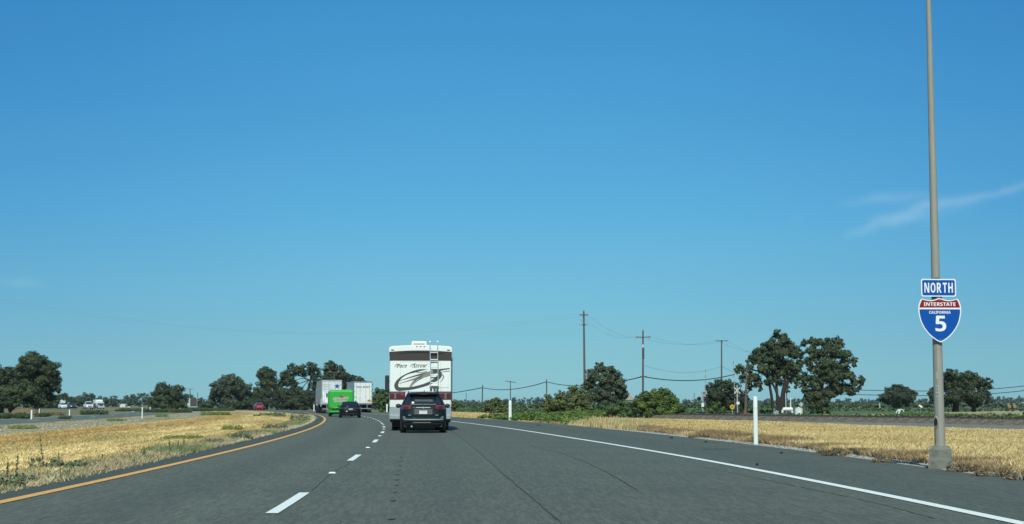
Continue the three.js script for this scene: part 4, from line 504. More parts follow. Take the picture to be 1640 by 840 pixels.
// ================================================================ level crossing and things in the fields
{
  const white = mat([.62, .66, .66], .5), steel = mat([.36, .39, .40], .5, { metalness: .3 }), black = mat([.012, .013, .015], .5), redL = mat([.06, .008, .008], .3), redW = mat([.24, .15, .14], .6);
  function signal(px, py, Z, armPx, armTop, label, cross) {
    const [X] = P(px, py, Z), s = Z / F, t = thing('crossing_signal', label, 'railway signal', [X, 0, -Z]);
    const h = cross ? 2.75 : 2.3; mesh('mast', [cyl(.075, .075, h + .3, 0, (h + .3) / 2, 0)], steel, t); mesh('foot', [box(.5, .35, .5, 0, .17, 0, .03)], black, t);
    if (cross) for (const q of [-1, 1]) { const g = box(.85, .12, .025, 0, 0, .1 + q * .014); g.rotateZ(q * .82); mesh('crossbuck', [at(g, -.02, 2.5, 0)], mat([.42, .46, .46], .5), t); }
    else mesh('crossbuck', [(() => { const g = box(.75, .12, .025, 0, 0, 0); g.rotateZ(.8); return at(g, .15, 2.2, -.1); })(), (() => { const g = box(.75, .12, .025, 0, 0, .03); g.rotateZ(-.8); return at(g, .15, 2.2, -.1); })()], mat([.3, .22, .2], .7), t);
    for (const q of [-1, 1]) { const g = new THREE.CylinderGeometry(.24, .24, .03, 18); const l = mesh('lamp', [at(g, q * .42, cross ? 1.95 : 1.75, .1, Math.PI / 2)], black, t); mesh('lens', [cyl(.11, .11, .03, q * .42, cross ? 1.95 : 1.75, .125, Math.PI / 2)], redL, l); mesh('hood', [(() => { const gg = new THREE.CylinderGeometry(.13, .13, .2, 14, 1, true, -1.6, 3.2); gg.rotateX(-Math.PI / 2); return at(gg, q * .42, cross ? 1.95 : 1.75, .2); })()], black, l); }
    mesh('lamp_bar', [bar([-.42, cross ? 1.95 : 1.75, .05], [.42, cross ? 1.95 : 1.75, .05], .035)], steel, t);
    if (cross) mesh('plate', [box(.3, .26, .02, .05, 1.25, .1)], white, t); else mesh('gate_box', [box(.3, .42, .35, -.03, 1.05, .05, .03)], white, t);
    const ax = P(armPx, py, Z)[0] - X, ah = P(armPx, armTop, Z)[1]; const gate = mesh('gate_arm', [bar([ax * .7, 1.0, 0], [ax, ah, 0], .03)], mat([.36, .39, .39], .6), t); const n = 7; for (let i = 0; i < n; i++) { const f = (i + .3) / n, y = lerp(1.1, ah, f), y2 = lerp(1.1, ah, f + .5 / n), xx = lerp(ax * .7, ax, f), xx2 = lerp(ax * .7, ax, f + .5 / n); mesh('stripe', [bar([xx, y, 0], [xx2, y2, 0], .036)], redW, gate); }
    mesh('counterweight', [box(.3, .5, .2, ax * .6, .75, .02, .03)], black, t);
  }
  signal(1181.5, 667, 152, 1176, 577, 'crossing signal with a white crossbuck and raised gate beside the yellow sign', true);
  signal(1126, 664, 172, 1131, 592, 'crossing signal seen from behind, left of the dark tree', false);
  { const Z = 150, [X, Y] = P(1173, 652.3, Z), t = thing('warning_sign', 'small round yellow railway warning sign on a thin post', 'road sign', [X, 0, -Z]); mesh('post', [cyl(.03, .03, Y, 0, Y / 2, 0)], steel, t); mesh('disc', [cyl(.235, .235, .02, 0, Y, .045, Math.PI / 2, 0, 24)], mat([.52, .33, .02], .5), t); for (const q of [-1, 1]) { const g = box(.3, .045, .006, 0, 0, .059 + q * .002); g.rotateZ(q * .78); mesh('mark', [at(g, 0, Y, 0)], black, t); } }
  { const Z = 158, [X] = P(1279.5, 665, Z), t = thing('water_tank', 'white cylindrical tank between the two big oaks', 'tank', [X, 0, -Z]); mesh('body', [cyl(.42, .42, .72, 0, .36, 0, 0, 0, 24)], mat([.62, .64, .60], .6), t); mesh('lid', [(() => { const g = new THREE.ConeGeometry(.44, .10, 24); return at(g, 0, .77, 0); })(), cyl(.08, .08, .08, 0, .82, 0)], mat([.66, .68, .65], .6), t); }
  { const Z = 160, [X] = P(1263, 664, Z), w = mat([.62, .67, .66], .5), d = mat([.06, .07, .07], .7), t = thing('pump_station', 'white pump station with two upright pipes beside the tank', 'pump', [X, 0, -Z]);
    mesh('tank', [(() => { const g = new THREE.CapsuleGeometry(.2, .75, 6, 14); g.rotateZ(Math.PI / 2); return at(g, -.05, .62, 0); })()], w, t); mesh('skid', [box(1.25, .12, .55, -.05, .12, 0), box(.12, .3, .4, -.5, .3, 0), box(.12, .3, .4, .45, .3, 0)], d, t); mesh('motor', [box(.3, .28, .35, 0, .32, .12, .05)], d, t); mesh('fitting', [cyl(.12, .12, .3, -.62, .4, .1), cyl(.1, .1, .25, .38, .35, .15)], w, t);
    mesh('pipe', [cyl(.03, .03, 2.1, -.24, 1.25, 0)], w, t); mesh('pipe', [cyl(.065, .05, 1.5, .26, 1.1, 0), cyl(.09, .09, .3, .26, .75, 0)], w, t); }
  { const Z = 159, [X] = P(1243, 665, Z), t = thing('pump_housing', 'low grey housing left of the pump station', 'machine', [X, 0, -Z]); mesh('body', [(() => { const g = new THREE.CylinderGeometry(.24, .34, .42, 8); g.scale(1.1, 1, .8); return at(g, 0, .21, 0); })()], mat([.22, .26, .27], .6), t); mesh('lid', [(() => { const g = box(.34, .05, .3, 0, 0, 0, .02); g.rotateZ(-.5); return at(g, .14, .43, .05); })()], mat([.6, .64, .64], .5), t); mesh('valve', [cyl(.06, .06, .16, -.16, .56, 0), cyl(.1, .1, .04, -.16, .65, 0)], mat([.3, .36, .38], .5), t); }
  { const Z = 175, [X, Y] = P(1283.5, 648.2, Z), t = thing('warning_sign', 'pale diamond sign seen from behind, left of the weeping oak', 'road sign', [X, 0, -Z]); mesh('post', [cyl(.035, .035, Y + .2, 0, Y / 2, -.03)], steel, t); const g = box(.4, .4, .01, 0, 0, 0); g.rotateZ(Math.PI / 4); mesh('panel', [at(g, 0, Y, 0)], mat([.34, .40, .40], .5, { metalness: .2 }), t); }
  { const Z = 128, [X] = P(1440.5, 667, Z), w = mat([.66, .68, .66], .5), t = thing('standpipe', 'white irrigation standpipe with two drooping arms behind the railway', 'pipe', [X, 0, -Z]); mesh('pipe', [tube([[0, 0, 0], [0, .35, 0], [.02, .6, 0]], .1, .08, 8), cyl(.12, .12, .2, .02, .62, 0)], w, t); mesh('arm', [tube([[0, .7, 0], [-.13, .62, 0], [-.26, .38, .02]], .045, .035, 6)], w, t); mesh('arm', [tube([[.02, .7, 0], [.2, .68, 0], [.38, .62, .02], [.40, .5, .02]], .045, .035, 6)], w, t); }
  { const Z = 200, [X, Y] = P(1475, 651.2, Z), t = thing('white_tarp_frame', 'small tilted white panel in the green field left of the sign post', 'panel', [X, 0, -Z]); mesh('post', [bar([0, 0, 0], [0, Y, 0], .03)], steel, t); const g = box(.5, .22, .03, 0, 0, .04); g.rotateZ(-.6); mesh('panel', [at(g, 0, Y, 0)], w2(), t); function w2() { return mat([.7, .72, .72], .5); } }
  { const Z = 320, [X] = P(1409.5, 653, Z), t = thing('field_post', 'pale field post left of the small rounded oak', 'post', [X, 0, -Z]); mesh('post', [cyl(.11, .11, 1.35, 0, .68, 0)], mat([.45, .45, .36], .8), t); mesh('cap', [cyl(.14, .14, .06, 0, 1.38, 0)], mat([.5, .5, .42], .8), t); }
  for (const [px, l] of [[1616, 'left of the two orange yellow machines in the far orchard'], [1625, 'right of the two orange yellow machines in the far orchard']]) { const Z = 330, [X] = P(px, 652, Z), t = thing('field_machine', l, 'machine', [X, 0, -Z], 0, 'orange yellow machines in the far orchard'); mesh('body', [box(.75, .6, 1.2, 0, .65, 0, .08), box(.5, .45, .5, 0, 1.15, -.2, .05)], mat([.25, .17, .06], .6), t); for (const q of [-.4, .4]) mesh('wheel', [(() => { const g = new THREE.CylinderGeometry(.35, .35, .2, 14); g.rotateZ(Math.PI / 2); return at(g, q, .35, .3); })()], black, t); }
  { const Z = 158, [X] = P(1003, 634, Z), t = thing('roof_shed', 'weathered grey roof peeking out right of the rounded grey green tree', 'shed', [X, 0, -Z]); const g = flat(new THREE.ConeGeometry(1.0, .9, 4)); g.computeVertexNormals(); g.rotateY(.78); g.scale(1.4, 1, 1); mesh('roof', [at(g, 0, 2.0, 0)], mat([.25, .22, .2], .9), t); mesh('wall', [box(1.6, 1.6, 1.2, 0, .8, 0)], mat([.3, .27, .24], .9), t); }
  // scraps on the shoulder
  const scrap = (px, py, w, l) => { const [X, z] = G(px, py), s = z / F, r = rng(px), g = new THREE.IcosahedronGeometry(1, 1), p = g.attributes.position; for (let i = 0; i < p.count; i++) { const k = .7 + .6 * hash(Math.round(p.getX(i) * 50), Math.round(p.getY(i) * 50), px); p.setXYZ(i, p.getX(i) * w * s * .5 * k, Math.max(-.005, p.getY(i) * .035 * k), p.getZ(i) * .09 * k); } g.computeVertexNormals(); tag(mesh('tyre_scrap', [at(g, X, .02, -z)], mat([.015, .015, .016], .8)), l, 'tyre scrap', 'dark scraps on the right shoulder'); };
  scrap(862, 682.3, 8, 'flat dark scrap on the shoulder by the ground cover'); scrap(1131, 709.7, 5, 'small dark scrap on the shoulder left of the near marker post'); scrap(1076, 703.3, 7, 'flat dark scrap on the shoulder, left of the small dark one'); scrap(1252, 728, 4, 'tiny dark scrap on the shoulder right of the near marker post'); scrap(1213, 747, 4, 'tiny dark scrap on the shoulder close to the white line');
}

// ================================================================ vehicles
const tyre = mat([.013, .013, .014], .85), rim = mat([.35, .36, .37], .35, { metalness: .8 }), blackP = mat([.014, .015, .017], .6), darkGlass = new THREE.MeshPhysicalMaterial({ color: rgb(.010, .014, .017), roughness: .06, clearcoat: 1, clearcoatRoughness: .03, side: THREE.DoubleSide }), redLamp = new THREE.MeshPhysicalMaterial({ color: rgb(.085, .005, .008), roughness: .35, clearcoat: .35, clearcoatRoughness: .05, side: THREE.DoubleSide }), chrome = mat([.30, .34, .36], .35), plateM = mat([.68, .72, .74], .5), whiteP = paint([.68, .71, .70]), steelG = mat([.22, .235, .245], .55, { metalness: .4 });
function wheel(parent, x, y, z, r, w) { const prof = [[.52, -.5], [.93, -.5], [1, -.36], [1, .36], [.93, .5], [.52, .5]].map(([a, b]) => new THREE.Vector2(a * r, b * w)), g = new THREE.LatheGeometry(prof, 26); g.rotateZ(Math.PI / 2); const o = mesh('wheel', [at(g, x, y, z)], tyre, parent); const h = new THREE.CylinderGeometry(r * .56, r * .56, w * .8, 18); h.rotateZ(Math.PI / 2); mesh('rim', [at(h, x, y, z)], rim, o); return o; }
// a body made of level outlines: each level has its rear end, front end, half width and squareness
function carShape(levels) {
  const f = k => pchip(levels.map(l => [l.y, l[k]])), zr = f('zr'), zf = f('zf'), w = f('w'), n = f('n'), y0 = levels[0].y, y1 = levels[levels.length - 1].y;
  return {
    y0, y1, w, zr, zf,
    back: (x, y) => { const h = (zr(y) - zf(y)) / 2, q = Math.pow(1 - Math.min(.9999, Math.abs(x) / w(y)) ** n(y), 1 / n(y)); return (zr(y) + zf(y)) / 2 + h * q; },
    front: (x, y) => { const h = (zr(y) - zf(y)) / 2, q = Math.pow(1 - Math.min(.9999, Math.abs(x) / w(y)) ** n(y), 1 / n(y)); return (zr(y) + zf(y)) / 2 - h * q; },
    side: (z, y) => { const h = (zr(y) - zf(y)) / 2, m = (zr(y) + zf(y)) / 2; return w(y) * Math.pow(1 - Math.min(.9999, Math.abs(z - m) / h) ** n(y), 1 / n(y)); },
    loft(ny = 44, na = 72) {
      const Pp = [], I = [];
      for (let i = 0; i <= ny; i++) { const y = lerp(y0, y1, i / ny), h = (zr(y) - zf(y)) / 2, m = (zr(y) + zf(y)) / 2; for (let j = 0; j < na; j++) { const a = j / na * Math.PI * 2, c = Math.cos(a), s = Math.sin(a), e = 2 / n(y); Pp.push(w(y) * Math.sign(c) * Math.abs(c) ** e, y, m + h * Math.sign(s) * Math.abs(s) ** e); } }
      for (let i = 0; i < ny; i++) for (let j = 0; j < na; j++) { const a = i * na + j, b = i * na + (j + 1) % na; I.push(a, a + na, b, b, a + na, b + na); }
      for (const [i, d] of [[0, 0], [ny, 1]]) { const y = lerp(y0, y1, i / ny), c = Pp.length / 3; Pp.push(0, y + (d ? .012 : 0), (zr(y) + zf(y)) / 2); for (let j = 0; j < na; j++) { const a = i * na + j, b = i * na + (j + 1) % na; d ? I.push(a, c, b) : I.push(a, b, c); } }
      const g = new THREE.BufferGeometry(); g.setAttribute('position', new THREE.Float32BufferAttribute(Pp, 3)); g.setAttribute('uv', new THREE.Float32BufferAttribute(new Float32Array(Pp.length / 3 * 2), 2)); g.setIndex(I); g.computeVertexNormals(); return g;
    },
  };
}
// a thin raised panel lying on a body: fn(u, v) gives its point; it gets an edge so that it has thickness
function panel(fn, nrm, nu, nv, off, thick = .02) {
  const Pp = [], I = [], O = nrm, id = (i, j) => j * (nu + 1) + i; const put = o => { for (let j = 0; j <= nv; j++) for (let i = 0; i <= nu; i++) { const p = fn(i / nu, j / nv); Pp.push(p[0] + O[0] * o * (O[0] ? Math.sign(p[0]) || 1 : 1), p[1], p[2] + O[2] * o); } };
  put(off); const B = Pp.length / 3; put(off - thick);
  for (let j = 0; j < nv; j++) for (let i = 0; i < nu; i++) I.push(id(i, j), id(i + 1, j), id(i, j + 1), id(i + 1, j), id(i + 1, j + 1), id(i, j + 1));
  const edge = (a, b) => I.push(a, b, a + B, b, b + B, a + B); for (let i = 0; i < nu; i++) { edge(id(i, 0), id(i + 1, 0)); edge(id(i, nv), id(i + 1, nv)); } for (let j = 0; j < nv; j++) { edge(id(0, j), id(0, j + 1)); edge(id(nu, j), id(nu, j + 1)); }
  const g = new THREE.BufferGeometry(); g.setAttribute('position', new THREE.Float32BufferAttribute(Pp, 3)); g.setAttribute('uv', new THREE.Float32BufferAttribute(new Float32Array(Pp.length / 3 * 2), 2)); g.setIndex(I); g.computeVertexNormals(); return g;
}
const rear = (S, y0, y1, xa, xb, off = .008, nu = 14, nv = 8, thick = .02) => panel((u, v) => { const y = lerp(y0, y1, v), x = lerp(typeof xa === 'function' ? xa(y, v) : xa, typeof xb === 'function' ? xb(y, v) : xb, u); return [x, y, S.back(x, y)]; }, [0, 0, 1], nu, nv, off, thick);
const fore = (S, y0, y1, xa, xb, off = .008, nu = 14, nv = 8) => panel((u, v) => { const y = lerp(y0, y1, v), x = lerp(typeof xa === 'function' ? xa(y, v) : xa, typeof xb === 'function' ? xb(y, v) : xb, u); return [x, y, S.front(x, y)]; }, [0, 0, -1], nu, nv, off, .02);
const flank = (S, y0, y1, za, zb, sgn, off = .008) => panel((u, v) => { const y = lerp(y0, y1, v), z = lerp(typeof za === 'function' ? za(y, v) : za, typeof zb === 'function' ? zb(y, v) : zb, u); return [sgn * S.side(z, y), y, z]; }, [1, 0, 0], 12, 6, off, .02);
const ev = new Evaluator(); ev.attributes = ['position', 'normal', 'uv'];
function archCut(g, axles, r) { let b = new Brush(g); b.updateMatrixWorld(); for (const z of axles) { const c = new THREE.CylinderGeometry(r, r, 4, 24); c.rotateZ(Math.PI / 2); c.translate(0, r * .80, z); const k = new Brush(c); k.updateMatrixWorld(); b = ev.evaluate(b, k, SUBTRACTION); } const o = b.geometry; o.clearGroups(); return flat(o); }
const place = (px, Z, turn) => [(px - 820) / F * Z * 1.004, 0, -Z, turn];

// --- grey hatchback behind the motorhome
{
  const Z = 60, x = P(677.5, 690, Z)[0], t = thing('hatchback', 'dark grey hatchback close behind the white motorhome', 'car', [x - .13, 0, -Z - 2.1], .062);
  const S = carShape([{ y: .22, zr: 2.0, zf: -2.05, w: .80, n: 6 }, { y: .34, zr: 2.12, zf: -2.18, w: .885, n: 5.5 }, { y: .47, zr: 2.19, zf: -2.22, w: .91, n: 5 }, { y: .555, zr: 2.19, zf: -2.2, w: .925, n: 5 }, { y: .585, zr: 2.10, zf: -2.18, w: .927, n: 5 }, { y: .70, zr: 2.10, zf: -2.16, w: .93, n: 5 }, { y: .85, zr: 2.06, zf: -2.05, w: .925, n: 5 }, { y: .98, zr: 2.03, zf: -1.75, w: .912, n: 5 }, { y: 1.08, zr: 1.97, zf: -1.15, w: .875, n: 5 }, { y: 1.20, zr: 1.87, zf: -.85, w: .815, n: 4.6 }, { y: 1.40, zr: 1.70, zf: -.42, w: .715, n: 4.2 }, { y: 1.52, zr: 1.60, zf: -.12, w: .655, n: 4 }, { y: 1.575, zr: 1.48, zf: .08, w: .60, n: 3.6 }, { y: 1.605, zr: 1.2, zf: .3, w: .48, n: 3 }]);
  const grey = paint([.007, .016, .021], { roughness: .55, clearcoat: .03, specularIntensity: .18 });
  mesh('body', [archCut(S.loft(), [1.25, -1.4], .37)], grey, t);
  mesh('underbody', [box(1.5, .3, 3.9, 0, .38, 0)], blackP, t);
  const xg = (y) => S.w(y) - .115 - (y > 1.44 ? (y - 1.44) * .35 : 0) - (y < 1.14 ? (1.14 - y) * .9 : 0);
  mesh('rear_window', [rear(S, 1.14, 1.49, y => -xg(y), y => xg(y), .008, 18, 10)], darkGlass, t);
  mesh('wiper', [bar([-.05, 1.13, S.back(0, 1.13) + .03], [.36, 1.20, S.back(.3, 1.2) + .03], .012)], blackP, t);
  mesh('sticker', [rear(S, 1.15, 1.22, -.45, -.36, .011, 3, 3, .002)], plateM, t);
  mesh('headrest', [box(.7, .14, .05, .02, 1.235, S.back(0, 1.235) + .0105 - .025)], mat([.075, .10, .11], .5), t);
  mesh('spoiler', [(() => { const g = new RoundedBoxGeometry(1.22, .05, .26, 2, .022); g.rotateX(.12); return at(g, 0, 1.535, 1.66); })()], grey, t);
  mesh('brake_light', [box(.3, .02, .02, 0, 1.512, 1.79)], redLamp, t);
  mesh('antenna', [(() => { const g = new THREE.ConeGeometry(.035, .11, 8); g.scale(.6, 1, 1.6); return at(g, .04, 1.66, 1.3); })()], blackP, t);
  for (const q of [-1, 1]) {
    const tl = mesh('tail_light', [rear(S, .92, 1.10, (y, v) => q * (S.w(y) - .045), (y, v) => q * lerp(.50, .44, v), .014, 12, 6, .04)], redLamp, t);
    mesh('light_strip', [rear(S, 1.045, 1.07, y => q * (S.w(y) - .10), q * .5, .020, 8, 2, .006)], mat([.22, .05, .06], .35), tl);
    mesh('wing_mirror', [(() => { const g = new THREE.SphereGeometry(1, 14, 10); g.scale(.115, .085, .06); return at(g, q * 1.0, 1.06, -.75); })(), bar([q * .82, 1.02, -.74], [q * .95, 1.04, -.75], .025)], blackP, t);
    mesh('side_window', [flank(S, 1.12, 1.44, (y, v) => lerp(-.82, -.22, v), (y, v) => lerp(1.45, 1.25, v), q)], darkGlass, t);
    mesh('reflector', [rear(S, .435, .465, q * .66, q * .78, .01, 4, 2)], mat([.05, .008, .01], .3), t);
    mesh('roof_rail', [tube([[q * .60, 1.565, 1.35], [q * .585, 1.625, .9], [q * .585, 1.625, .2], [q * .58, 1.56, -.1]], .017, .017, 6)], blackP, t);
    for (const z of [1.25, -1.4]) wheel(t, q * .79, .325, z, .325, .22);
    mesh('door_handle', [box(.02, .03, .16, q * (S.side(.4, .93) + .012), .93, .4, .01)], grey, t);
    mesh('headlight', [fore(S, .68, .82, y => q * (S.w(y) - .07), q * .5, .01, 6, 4)], mat([.5, .52, .52], .2), t);
  }
  mesh('chrome_strip', [rear(S, 1.112, 1.128, -.5, .5, .020, 10, 2, .03)], chrome, t);
  mesh('handle_bar', [rear(S, .975, 1.008, -.28, .28, .030, 10, 2, .04)], chrome, t);
  { const b = mesh('emblem', [(() => { const g = new THREE.CylinderGeometry(.07, .07, .02, 20); g.scale(1, 1, .42); return at(g, 0, .99, S.back(0, .99) + .036, Math.PI / 2); })()], mat([.5, .58, .66], .25, { metalness: .5 }), t); }
  mesh('plate_recess', [rear(S, .73, .93, -.36, .36, .004, 8, 3)], mat([.02, .022, .025], .6), t);
  { const p = mesh('number_plate', [box(.31, .12, .012, 0, .81, S.back(0, .8) + .016)], plateM, t); mesh('plate_band', [box(.26, .03, .003, 0, .825, S.back(0, .8) + .024)], mat([.30, .36, .46], .5), p); }
  for (const q of [-1, 1]) mesh('badge', [box(.14, .02, .004, q * .52, .70, S.back(q * .52, .70) + .006)], chrome, t);
  mesh('lip_highlight', [rear(S, .505, .55, -.78, .78, .012, 22, 2, .05), ...[-1, 1].map(q => rear(S, .552, .66, (y, v) => q * lerp(.64, .74, v), (y, v) => q * lerp(.80, .79, v), .012, 6, 4, .05))], mat([.17, .20, .205], .4), t); mesh('crease_highlight', [rear(S, .40, .425, -.42, .30, .010, 10, 2)], mat([.09, .105, .11], .45), t);  // lighter lip and crease strips carry the bumper's highlights as painted colour
  mesh('lower_bumper', [rear(S, .23, .385, -.72, .72, .012, 14, 4)], blackP, t);
  mesh('exhaust', [cyl(.035, .035, .15, -.45, .26, 2.05, Math.PI / 2)], chrome, t);
}
// --- motorhome
{
  const Z = 65.2, s = F / Z, cx = 673, gy = 420 + F * Math.tan(Math.atan(HOR / F)) + EYE * s * 1.0;
  const t = thing('motorhome', 'white motorhome with brown swoosh graphics and a rear ladder', 'motorhome', [P(673, 660, Z)[0], 0, -Z], .058);
  const L = (px, py) => [(px - cx) / s, P(cx, py, Z)[1]];           // photo pixel to the rear wall's own metres
  const Wd = 2.62, y0 = L(0, 673)[1], yTop = L(0, 561)[1], len = 10.4;
  const grime = tex(256, 512, (u, v) => { const st = smooth(.5, .8, fbm(u, v, 40, 3, 3, 301)) * .07 + .16 * smooth(.45, 0, v) * fbm(u, v, 12, 8, 4, 305) + .05 * fbm(u, v, 5, 7, 4, 309); return [.75 * (1 - st * 1.1), .785 * (1 - st), .77 * (1 - st * 1.15)]; });
  const white = new THREE.MeshStandardMaterial({ map: grime, roughness: .38, side: THREE.DoubleSide }), brown = mat([.036, .030, .026], .7), grey = mat([.26, .31, .33], .5), taupe = mat([.055, .058, .05], .5), taupeL = mat([.22, .21, .17], .5);
  mesh('body', [box(Wd, yTop - .95, len, 0, (yTop + .95) / 2, -len / 2, .07)], white, t);
  mesh('skirt', [box(Wd + .015, .95 - y0, len - .02, 0, (.95 + y0) / 2, -len / 2 + .012, .03)], grey, t);
  { // roof cap, gently arched
    const sh = new THREE.Shape(), w = Wd / 2 + .01, a = L(0, 563)[1], b = L(0, 554.5)[1]; sh.moveTo(-w, a - .02); sh.lineTo(-w, a + .10); sh.quadraticCurveTo(-w, b - .06, -w + .12, b - .04); sh.quadraticCurveTo(0, b + .045, w - .12, b - .04); sh.quadraticCurveTo(w, b - .06, w, a + .10); sh.lineTo(w, a - .02); sh.quadraticCurveTo(0, a + .10, -w, a - .02);
    mesh('roof_cap', [at(new THREE.ExtrudeGeometry(sh, { depth: len - .3, bevelEnabled: true, bevelSize: .03, bevelThickness: .05, bevelSegments: 3, curveSegments: 20 }), 0, 0, -len + .3)], paint([.74, .765, .75]), t);
  }
  { const a = L(0, 578.3)[1], b = L(0, 562)[1]; mesh('brown_band', [box(Wd + .012, b - a, .05, 0, (a + b) / 2, -.014, .012)], brown, t); const sh = new THREE.Shape(), c = L(0, 565)[1]; sh.moveTo(-.95, c - .10); sh.quadraticCurveTo(0, c + .10, .95, c - .10); sh.quadraticCurveTo(0, c - .02, -.95, c - .10); mesh('camera_brow', [at(new THREE.ExtrudeGeometry(sh, { depth: .02, bevelEnabled: false, curveSegments: 16 }), 0, .06, .013)], blackP, t); }
  { const A = L(658, 560), B = L(683, 547.5), w = B[0] - A[0], h = B[1] - A[1], m = mesh('roof_unit', [box(w, h + .1, 1.0, (A[0] + B[0]) / 2, (A[1] + B[1]) / 2 - .03, -.55, .07)], paint([.74, .765, .75]), t); const gr = L(670.5, 551.8); mesh('grille', [box(w * .72, .085, .02, gr[0], gr[1], -.045)], mat([.36, .38, .38], .7), m); for (const px of [667, 672.8, 679]) mesh('marker_light', [box(.07, .04, .03, L(px, 0)[0], L(0, 555.6)[1], .045, .01)], mat([.12, .05, .05], .4), m); }
  for (const px of [628.2, 717.6]) mesh('clearance_light', [box(.13, .055, .04, ...L(px, 561.4), .04, .015)], redLamp, t);
  for (const px of [624.5, 722]) { const q = px < 670 ? -1 : 1; for (const py of [568.5, 573.5]) mesh('marker_light', [box(.04, .06, .05, q * (Wd / 2 + .015), L(0, py)[1], -.2, .01)], mat([.5, .5, .45], .4), t); }
  // script lettering and swoosh
  { const skew = new THREE.Matrix4().makeShear(0, 0, .32, 0, 0, 0), M = new THREE.Matrix4().set(1, .38, 0, 0, 0, 1, 0, 0, 0, 0, 1, 0, 0, 0, 0, 1);
    const put = (str, px0, px1, py, h, w = serif) => { const [xa] = L(px0, py), [xb] = L(px1, py), y = L(px0, py)[1]; const g = text(str, (xb - xa) * .93, h, .006, w); g.applyMatrix4(M); mesh('lettering', [at(g, (xa + xb) / 2, y, .001)], taupe, t); };
    put('Pace', 635, 652, 586.3, .155); put('Arrow', 659.5, 683, 586, .165);
    const rib = (pts, m, z, k = 1) => { const c = new THREE.CatmullRomCurve3(pts.map(([x, y, w]) => { const [a, b] = L(x / 8.4 + 610, y / 8.4 + 540); return new THREE.Vector3(a, b, w / 8.4 / s * .62 * k); })), Lf = [], Rt = [], n = 44; for (let i = 0; i <= n; i++) { const p = c.getPoint(i / n), d = c.getTangent(i / n), q = Math.hypot(d.x, d.y) || 1; const w = Math.max(.004, p.z); Lf.push(new THREE.Vector2(p.x - d.y / q * w, p.y + d.x / q * w)); Rt.push(new THREE.Vector2(p.x + d.y / q * w, p.y - d.x / q * w)); } mesh('swoosh', [at(new THREE.ExtrudeGeometry(new THREE.Shape([...Lf, ...Rt.reverse()]), { depth: .002, bevelEnabled: false }), 0, 0, z)], m, t); };
    rib([[175, 405, 3], [215, 372, 9], [232, 385, 6], [208, 400, 4]], taupe, .0012); rib([[385, 408, 2], [420, 372, 8], [470, 362, 6]], taupe, .0012); rib([[590, 392, 6], [622, 366, 4]], taupe, .0012);
    rib([[610, 440, 3], [540, 446, 18], [460, 464, 24], [350, 500, 14], [270, 548, 20], [225, 600, 32], [204, 655, 44], [228, 700, 44], [300, 702, 36], [400, 694, 32], [520, 668, 30], [640, 628, 34], [725, 580, 40], [778, 535, 46], [790, 495, 44], [758, 468, 40], [690, 476, 44]], taupe, .0015);
    rib([[922, 427, 13], [840, 436, 16], [760, 452, 22], [660, 478, 24], [560, 500, 20], [450, 528, 14], [340, 562, 9], [246, 594, 3]], taupe, .004);
    rib([[700, 478, 36], [640, 500, 44], [560, 530, 34], [470, 560, 22], [370, 590, 12], [246, 630, 4]], taupeL, .0065);
    rib([[922, 462, 9], [860, 466, 9], [800, 478, 6]], taupeL, .004); rib([[385, 672, 5], [430, 610, 12], [490, 560, 12], [560, 520, 8]], taupe, .009); rib([[400, 672, 4], [470, 600, 8], [560, 548, 6]], taupe, .0115);
    rib([[805, 505, 6], [832, 520, 14], [836, 548, 14], [812, 590, 8], [790, 612, 3]], taupeL, .0015); rib([[430, 465, 3], [520, 480, 4], [620, 462, 3]], taupe, .0145);
    rib([[790, 686, 3], [850, 684, 4], [915, 685, 3]], taupeL, .0015); }
  // ladder
  { const lad = mesh('ladder', [688, 700].map(px => { const a = L(px, 549), b = L(px + 1.3, 619); return tube([[a[0], a[1] - .0, -.25], [a[0], a[1] + .03, -.06], [a[0], a[1] - .12, .11], [lerp(a[0], b[0], .5), lerp(a[1], b[1], .5), .13], [b[0], b[1], .12], [b[0] + .01, b[1] - .06, .02]], .019, .019, 8); }), mat([.40, .47, .51], .35), t);
    for (const py of [565, 576.5, 588, 601, 613.5]) { const a = L(688.5, py), b = L(700.5, py); mesh('rung', [bar([a[0], a[1], .125], [b[0], b[1], .125], .024)], mat([.62, .68, .70], .4), lad); }
    { const a = L(688.5, 617.5), b = L(701.5, 617.5); mesh('lower_step', [box(b[0] - a[0] + .06, .09, .1, (a[0] + b[0]) / 2, a[1], .07, .02)], white, lad); }
    for (const px of [688, 700]) { const a = L(px, 547.8); mesh('rail_cap', [at(new THREE.SphereGeometry(.045, 12, 8), a[0], a[1], -.06)], paint([.75, .77, .76]), lad); }
    for (const px of [690, 695.5, 700]) { const a = L(px, 624.5); mesh('ladder_foot', [box(.09, .14, .05, a[0], a[1], .02, .015)], mat([.05, .055, .06], .6), lad); } }
  // tail lights with a silver divider
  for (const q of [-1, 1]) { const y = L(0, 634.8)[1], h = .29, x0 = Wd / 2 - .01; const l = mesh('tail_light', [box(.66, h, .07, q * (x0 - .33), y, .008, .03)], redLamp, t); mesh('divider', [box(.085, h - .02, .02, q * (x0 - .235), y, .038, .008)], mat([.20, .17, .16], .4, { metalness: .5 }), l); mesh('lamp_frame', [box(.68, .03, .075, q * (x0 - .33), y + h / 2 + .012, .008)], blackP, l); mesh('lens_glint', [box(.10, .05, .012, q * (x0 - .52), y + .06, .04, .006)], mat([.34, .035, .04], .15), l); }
  for (const q of [-1, 1]) mesh('panel_seam', [box(.012, 1.55, .004, q * .86, 2.15, .0005)], mat([.42, .45, .44], .6), t); mesh('panel_seam', [box(1.7, .012, .004, 0, 2.93, .0005)], mat([.42, .45, .44], .6), t); mesh('body_line', [box(Wd - .02, .02, .012, 0, L(0, 627.5)[1], .004)], grey, t);
